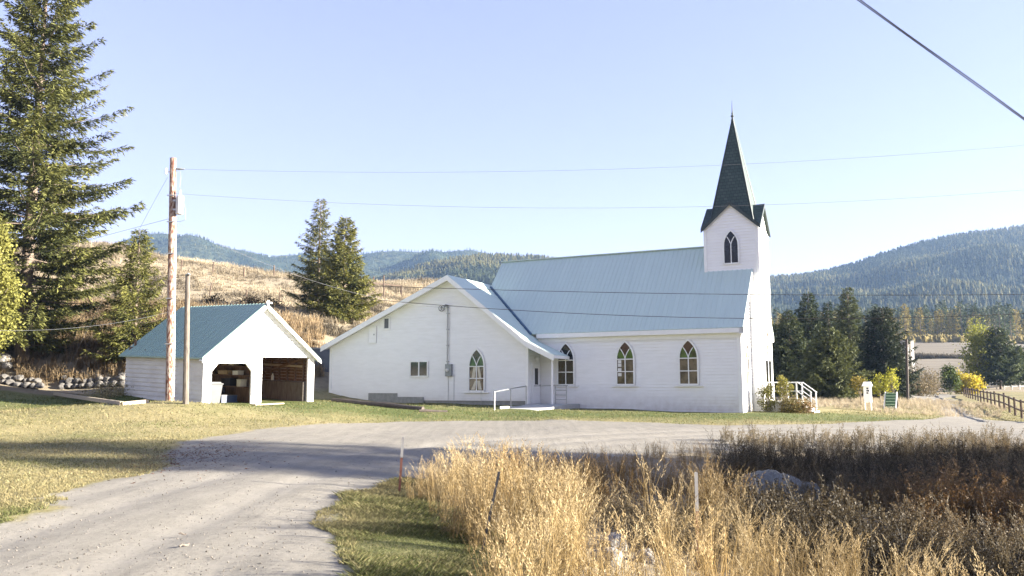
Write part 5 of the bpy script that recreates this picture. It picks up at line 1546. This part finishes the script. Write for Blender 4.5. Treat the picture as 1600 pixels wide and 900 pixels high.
def weed_clump(seed, n=5, h0=.5, h1=1.0, c=(.085, .070, .043), seedc=(.118, .092, .053)):
    r = np.random.default_rng(seed); V, Q, Cc = [], [], []
    def put(v, q, cc):
        b = len(V); V.extend(v); Q.extend([tuple(b + i for i in f) for f in q]); Cc.extend([np.array(cc) * r.uniform(.6, 1.35)] * len(v))
    for i in range(n):
        a = r.uniform(0, 6.3); base = np.array([.16 * math.cos(a), .16 * math.sin(a), -.05]) * r.uniform(0, 1.2); base[2] = -.05
        h = r.uniform(h0, h1); le = np.array([r.normal(0, .16), r.normal(0, .16), 0]) * h
        f = lambda t: base + np.array([0, 0, h * t]) + le * t * t
        sd_ = r.normal(0, 1, 3); sd_[2] = 0; sd_ /= np.linalg.norm(sd_)
        put(*ribbon([f(t) for t in (0, .5, 1)], [.011, .008, .004], sd_), c)
        for k in range(9):
            t0 = r.uniform(.2, .95); p = f(t0); o = r.normal(0, 1, 3); o[2] = abs(o[2]) * .7 + .5; o /= np.linalg.norm(o); L = r.uniform(.12, .36) * (1.25 - t0)
            s2 = np.cross(o, [0, 0, 1.0]); s2 /= np.linalg.norm(s2)
            e = p + o * L
            put(*ribbon([p, p + o * L * .5 + np.array([0, 0, .02]), e], [.006, .005, .003], s2), c)
            for j in range(7):
                q = p + o * L * r.uniform(.25, 1.05); d = r.normal(0, 1, 3); d /= np.linalg.norm(d); s = np.cross(d, r.normal(0, 1, 3)); s /= np.linalg.norm(s); z = r.uniform(.018, .042)
                put([q, q + d * z * .5 + s * z * .3, q + d * z, q + d * z * .5 - s * z * .3], [(0, 1, 2, 3)], seedc)
    return np.array(V), np.array(Q), np.array(Cc)
def scatter(name, temps, x, y, s, mul, rng, lean=.12, dz=0.0, tint=None, sxy=None):
    which = rng.integers(0, len(temps), len(x)); rot = rng.uniform(0, 6.3, len(x)); z = gz(x, y) + dz
    lx, ly = rng.normal(0, lean, len(x)), rng.normal(0, lean, len(x))
    Vs, Qs, Cs, off = [], [], [], 0
    for k, (v, q, c) in enumerate(temps):
        i = np.where(which == k)[0]
        if not len(i): continue
        ca, sa_ = np.cos(rot[i])[:, None], np.sin(rot[i])[:, None]; S = s[i][:, None]
        SX = S if sxy is None else sxy[i][:, None]
        X = (v[None, :, 0] * ca - v[None, :, 1] * sa_) * SX + v[None, :, 2] * S * lx[i][:, None] + x[i][:, None]
        Y = (v[None, :, 0] * sa_ + v[None, :, 1] * ca) * SX + v[None, :, 2] * S * ly[i][:, None] + y[i][:, None]
        Z = v[None, :, 2] * S + z[i][:, None]
        Vs.append(np.stack([X, Y, Z], -1).reshape(-1, 3)); Qs.append((q[None] + (np.arange(len(i)) * len(v))[:, None, None]).reshape(-1, 4) + off)
        cc = c[None] * mul[i][:, None, None] if mul.ndim == 1 else c[None] * mul[i][:, None, :]
        Cs.append(cc.reshape(-1, 3)); off += len(i) * len(v)
    return tag(big_mesh(name, np.concatenate(Vs), np.concatenate(Qs), M['straw'], col=np.concatenate(Cs)), kind='stuff')
def sample(poly, n, rng):
    poly = np.asarray(poly); lo, hi = poly.min(0), poly.max(0); X, Y = [], []; got = 0
    while got < n:
        x, y = rng.uniform(lo[0], hi[0], 4 * n), rng.uniform(lo[1], hi[1], 4 * n); k = inside(poly, x, y); X.append(x[k]); Y.append(y[k]); got += k.sum()
    return np.concatenate(X)[:n], np.concatenate(Y)[:n]
rg = np.random.default_rng(17)
RT = [reed_clump(400 + i) for i in range(7)] + [reed_clump(410 + i, heads=.35, leaves=5, h0=.5, h1=.95) for i in range(4)]
x, y = sample(REEDS, 4600, rg)
hide = np.zeros(len(x), bool)
for q in [o.location for o in C.objects if o.name.startswith('boulder') and o.location.x > 0]:
    for f_ in (1, .95, .9): hide |= np.hypot(x - q.x * f_, y - q.y * f_) < .40
for bx, by, br in ((-1.95, 14.3, .3), (-.3, 9.2, .42), (-.2, 8.6, .3), (2.15, 9.8, .42), (2.0, 9.2, .36), (1.85, 8.6, .3)): hide |= np.hypot(x - bx, y - by) < br
weedy = (x / y > .262 + .03 * smooth_noise(x, y, 1.2, 41)) & (y > np.clip(10.9 - .85 * (x - 2.8), 8.3, 10.9) + .45 * smooth_noise(x, y, .8, 42)) & ~((x > 12.4) & (y > 21.8))
heap = ((x - mp.x) ** 2 + (y - mp.y) ** 2 < .8)
hollow = ((x - 2.0) / .95) ** 2 + ((y - 12.3) / 1.5) ** 2 < 1 + .3 * smooth_noise(x, y, 2.5, 47)
k = ~hide & ~weedy & ~heap & ~(hollow & (rg.uniform(0, 1, len(x)) > .12))
thin = smooth_noise(x, y, 1.6, 43) > np.where(x < 1.2 - .1 * (y - 9), -.6, -.12)
k &= thin | (rg.uniform(0, 1, len(x)) < .22)
es_ = np.clip(sdist(REEDS, x, y) / 1.1, 0, 1)
s = (.52 + .44 * es_) * np.clip(1.0 - (y - 13) / 14, .5, 1) * rg.uniform(.8, 1.12, len(x)) * np.where(y < 9.5, .92, 1)
g_ = np.clip(.90 + .30 * smooth_noise(x, y, .9, 44) - .26 * np.exp(-((x - 3.2) / 2.4) ** 2 - ((y - 15) / 4.5) ** 2) + rg.normal(0, .12, len(x)), .55, 1.35)
warm = rg.uniform(0, 1, len(x))[:, None]
s *= np.where((x < 1.5) & (y > 11.5), .86, 1) * np.where((x > .5) & (y < 10.4), .82, 1) * np.where(x > .3, .92, 1)
s *= np.clip(1.12 - .05 * np.maximum(x - 2.2, 0), .8, 1.1)
mul = g_[:, None] * (np.array([1, .96, .86]) * warm + np.array([1.0, 1.04, 1.08]) * (1 - warm))
back = np.clip((y - 12.6) / 1.5, 0, 1)[:, None] * np.clip((x + .6) / .8, 0, 1)[:, None]
mul = mul * np.array([1.03, .97, .84]) * (1 - back) + mul * np.array([.80, .66, .46]) * back
scatter('dry_reeds', RT, x[k], y[k], s[k], mul[k], rg)
WT = [weed_clump(430 + i) for i in range(6)]
wz = [(4.3, 17.8), (4.9, 21.6), (12, 23.2), (20, 24.5), (21, 8.4), (5.8, 8.4), (3.0, 10.9), (4.1, 15)]
x, y = sample(wz, 4600, rg)
k = ((x - mp.x) ** 2 + (y - mp.y) ** 2 > .30) & (x / y > .245)
for q in [o.location for o in C.objects if o.name.startswith('boulder') and o.location.x > 0]:
    for f_ in (1, .95, .9): k &= np.hypot(x - q.x * f_, y - q.y * f_) > .4
red = (np.exp(-((x - 7.4) / 1.6) ** 2 - ((y - 14.2) / 1.5) ** 2) * rg.uniform(.3, 1, len(x)))[:, None]
mul = (.8 + .45 * smooth_noise(x, y, 1.1, 46)).clip(.45, 1.7)[:, None] * (np.array([1, 1, 1]) * (1 - red) + np.array([2.6, 1.8, 1.1]) * red)
scatter('dark_weeds', WT, x[k], y[k], rg.uniform(.55, 1.2, k.sum()) * np.clip(1.05 - (y[k] - 14) / 17, .5, 1) * (1 + .25 * smooth_noise(x[k], y[k], .9, 48)), mul[k], rg)
x, y = sample([(1.2, 10.8), (2.9, 11), (3.1, 13.6), (1.4, 14)], 170, rg)
scatter('dark_weeds', WT, x, y, rg.uniform(.3, .75, 170), rg.uniform(.9, 1.8, 170), rg)
x, y = sample(wz, 900, rg); k = ((x - mp.x) ** 2 + (y - mp.y) ** 2 > .6)
scatter('grey_grass', RT[7:], x[k], y[k], rg.uniform(.5, .95, k.sum()), rg.uniform(.25, .55, k.sum()), rg)
# thin tall weeds standing along the gravel edge
x, y = sample([(5.5, 22.3), (6, 24.9), (14, 25.4), (14, 23)], 260, rg)
scatter('edge_weeds', WT, x, y, rg.uniform(.3, .75, 260), rg.uniform(.9, 2.2, 260), rg)
# mown grass blades
def blades(name, x, y, h, w, cols, rng, lean=.5):
    n = len(x); z = gz(x, y) + .0
    near_ = np.exp(-((np.hypot(x, y - 20) / 60) ** 2)); gsd = sdist(GR, x, y)
    z += near_ * (.022 * smooth_noise(x, y, .9, 1) + .012 * smooth_noise(x, y, 2.6, 2)) * np.where(gsd > 0, .7, 1.3) - .012
    a = rng.uniform(0, 6.3, n); s = np.stack([np.cos(a), np.sin(a), np.zeros(n)], 1) * w[:, None] / 2
    p = np.stack([x, y, z], 1); l = np.stack([rng.normal(0, lean, n) * h, rng.normal(0, lean, n) * h, h], 1)
    V = np.stack([p - s, p + s, p + l * .6 + s * .7, p + l + l * np.array([.25, .25, 0])], 1).reshape(-1, 3)
    return tag(big_mesh(name, V, np.arange(4 * n).reshape(-1, 4), M['straw'], col=np.repeat(cols[:, None], 4, 1).reshape(-1, 3)), kind='stuff')
def grass_cols(x, y, gv, rng):
    f = np.clip(gv + .35 * smooth_noise(x, y, 1.4, 51) + rng.normal(0, .25, len(x)), 0, 1)[:, None]
    c = np.array([.27, .23, .115]) * (1 - f) + np.array([.085, .105, .03]) * f  # blade green lowered as well, deepening the shade near the church by colour
    return c * rng.uniform(.6, 1.25, (len(x), 1))
n = 150000
yy_ = 1 / rg.uniform(1 / 30, 1 / 8.3, n); xx_ = -rg.uniform(.18, .78, n) * yy_
k = sdist(GR, xx_, yy_) < -.02 + .16 * smooth_noise(xx_, yy_, 3.1, 52) + .14 * smooth_noise(xx_, yy_, 7.5, 55); xx_, yy_ = xx_[k], yy_[k]
gv = .18 + .5 * np.exp(-((xx_ + 9) / 3) ** 2 - ((yy_ - 9) / 2.2) ** 2)
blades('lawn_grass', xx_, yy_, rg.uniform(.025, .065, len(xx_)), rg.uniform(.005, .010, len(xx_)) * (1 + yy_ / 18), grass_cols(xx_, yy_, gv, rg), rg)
VER = [(-2.75, 16.1), (-2.85, 13), (-2.6, 11), (-2.2, 9.4), (-1.6, 7.6), (-1.1, 5), (.6, 5), (.4, 9.3), (-.3, 11.5), (-1.2, 14), (-1.5, 16.3)]
x, y = sample(VER, 130000, rg)
k = (sdist(GR, x, y) < .10 + .16 * smooth_noise(x, y, 3, 53)); x, y = x[k], y[k]
hv = rg.uniform(.02, .08, len(x)) * (1 + .5 * smooth_noise(x, y, 2.2, 54)).clip(.4, 1.8)
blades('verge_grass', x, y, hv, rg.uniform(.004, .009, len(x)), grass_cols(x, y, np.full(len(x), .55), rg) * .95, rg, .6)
# grass in front of church and garage, coarser with distance
n = 60000
xx_, yy_ = sample([(-34, 28), (-30, 38), (-19, 43.5), (-9, 47), (0, 42.5), (12, 38.8), (15, 42), (26, 60), (45, 60), (30, 33), (16, 32), (-4, 30), (-12, 25)], n, rg)
k = (sdist(GR, xx_, yy_) < .1)
Gl = [w2(-22.8, -1.5), w2(0.0, -1.5), w2(0, 8), w2(-22.8, 9)]
k &= ~inside([tuple(p[:2]) for p in Gl], xx_, yy_) & ~inside([tuple(gw(*q)[:2]) for q in ((-.1, -.1, 0), (GW + .1, -.1, 0), (GW, GD, 0), (0, GD, 0))], xx_, yy_)
k &= ~inside([tuple(w2(*q)[:2]) for q in ((-10.4, 0), (-8, 0), (-8, -2.2), (-8.6, -5.5), (-10.4, -5.5))], xx_, yy_)
xx_, yy_ = xx_[k], yy_[k]
gv = .2 + .75 * np.exp(-((xx_ + 18) / 16) ** 2 - ((yy_ - 38) / 5.5) ** 2) + .55 * np.exp(-((xx_ - 6) / 10) ** 2 - ((yy_ - 38) / 2.8) ** 2) + .4 * np.exp(-((xx_ - 16) / 8) ** 2 - ((yy_ - 38) / 4.5) ** 2)
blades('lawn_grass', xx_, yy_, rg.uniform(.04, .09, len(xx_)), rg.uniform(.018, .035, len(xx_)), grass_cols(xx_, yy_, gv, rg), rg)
# unmown tufts on the bank and the hill
TT = [reed_clump(460 + i, n=16, spread=.22, h0=.35, h1=.75, heads=.12, leaves=2, wid=.022, stemc=(.36, .30, .205), leafc=(.38, .325, .23), headc=(.44, .38, .27)) for i in range(5)]
x, y = sample([(-34, 44), (-19, 45.2), (-13.8, 45.5), (-11, 50.5), (-14, 62), (-40, 62), (-46, 48)], 2600, rg)
bank = np.array([.62, .54, .44])
scatter('bank_grass', TT, x, y, rg.uniform(.8, 1.5, len(x)), (rg.uniform(.55, 1.1, len(x)) * np.where(x > -20, 1.5, 1))[:, None] * bank, rg)
yy_ = rg.uniform(58, 132, 9000); xx_ = rg.uniform(-.78, .02, 9000) * yy_
m = (.85 + .5 * smooth_noise(xx_, yy_, .35, 61) + rg.normal(0, .15, 9000)).clip(.35, 1.4)
scatter('hill_grass', TT, xx_, yy_, rg.uniform(.45, .95, 9000) * (.6 + yy_ / 140), m, rg, sxy=rg.uniform(1.2, 2.2, 9000))
x, y = sample([(17, 52), (20, 44.5), (26, 46), (36, 62), (36, 72), (24, 70)], 1500, rg)
scatter('meadow_grass', TT, x, y, rg.uniform(.2, .5, 1500), rg.uniform(.9, 1.3, 1500), rg)
x, y = sample([(29, 50), (50, 50), (95, 110), (75, 125), (62, 100)], 1500, rg)
k = sdist(GR, x, y) < -1
scatter('meadow_grass', TT, x[k], y[k], rg.uniform(.2, .45, k.sum()), rg.uniform(.9, 1.3, k.sum()), rg)
# loose stones on the drive
n = 11000
yy_ = 1 / rg.uniform(1 / 26, 1 / 7.2, n); xx_ = rg.uniform(-.72, .1, n) * yy_
k = sdist(GR, xx_, yy_) > -.22; xx_, yy_ = xx_[k], yy_[k]; n = len(xx_)
zz = gz(xx_, yy_) + np.exp(-((np.hypot(xx_, yy_ - 20) / 60) ** 2)) * .7 * (.022 * smooth_noise(xx_, yy_, .9, 1) + .012 * smooth_noise(xx_, yy_, 2.6, 2))
sz = (.0028 + .0085 * rg.uniform(0, 1, n) ** 7) * (1 + yy_ / 25)
oc = np.array([(1, 0, 0), (0, 1, 0), (-1, 0, 0), (0, -1, 0), (0, 0, .8), (0, 0, -.8)], float)
ofc = np.array([(0, 1, 4), (1, 2, 4), (2, 3, 4), (3, 0, 4), (1, 0, 5), (2, 1, 5), (3, 2, 5), (0, 3, 5)])
V = oc[None] * sz[:, None, None] * rg.uniform(.6, 1.3, (n, 6, 1)); a = rg.uniform(0, 6.3, n)
V = np.stack([V[..., 0] * np.cos(a)[:, None] - V[..., 1] * np.sin(a)[:, None] + xx_[:, None], V[..., 0] * np.sin(a)[:, None] + V[..., 1] * np.cos(a)[:, None] + yy_[:, None], V[..., 2] + zz[:, None]], -1)
cc = np.array([.25, .23, .20]) * rg.uniform(.45, 1.2, (n, 1))
tag(big_mesh('gravel_stones', V.reshape(-1, 3), (ofc[None] + (np.arange(n) * 6)[:, None, None]).reshape(-1, 3), M['straw'], col=np.repeat(cc[:, None], 6, 1).reshape(-1, 3)), kind='stuff')

# a dark ditch bank of rank grass across the field
n = 900
yy_ = rg.uniform(181, 184.5, n); xx_ = rg.uniform(.40, .64, n) * yy_
scatter('ditch_grass', TT, xx_, yy_, rg.uniform(1.0, 2.0, n), rg.uniform(.12, .3, n), rg, sxy=rg.uniform(1.5, 3, n))

# rusty fallen leaves gathered where the grass meets the drive
n = 2600
c0 = on_ground(285, 712, 10)
x = c0.x + rg.normal(0, .75, n); y = c0.y + rg.normal(0, 1.5, n)
blades('fallen_leaves', x, y, rg.uniform(.006, .03, n), rg.uniform(.03, .07, n), np.array([.13, .062, .036]) * rg.uniform(.5, 1.5, (n, 1)), rg, 1.6)
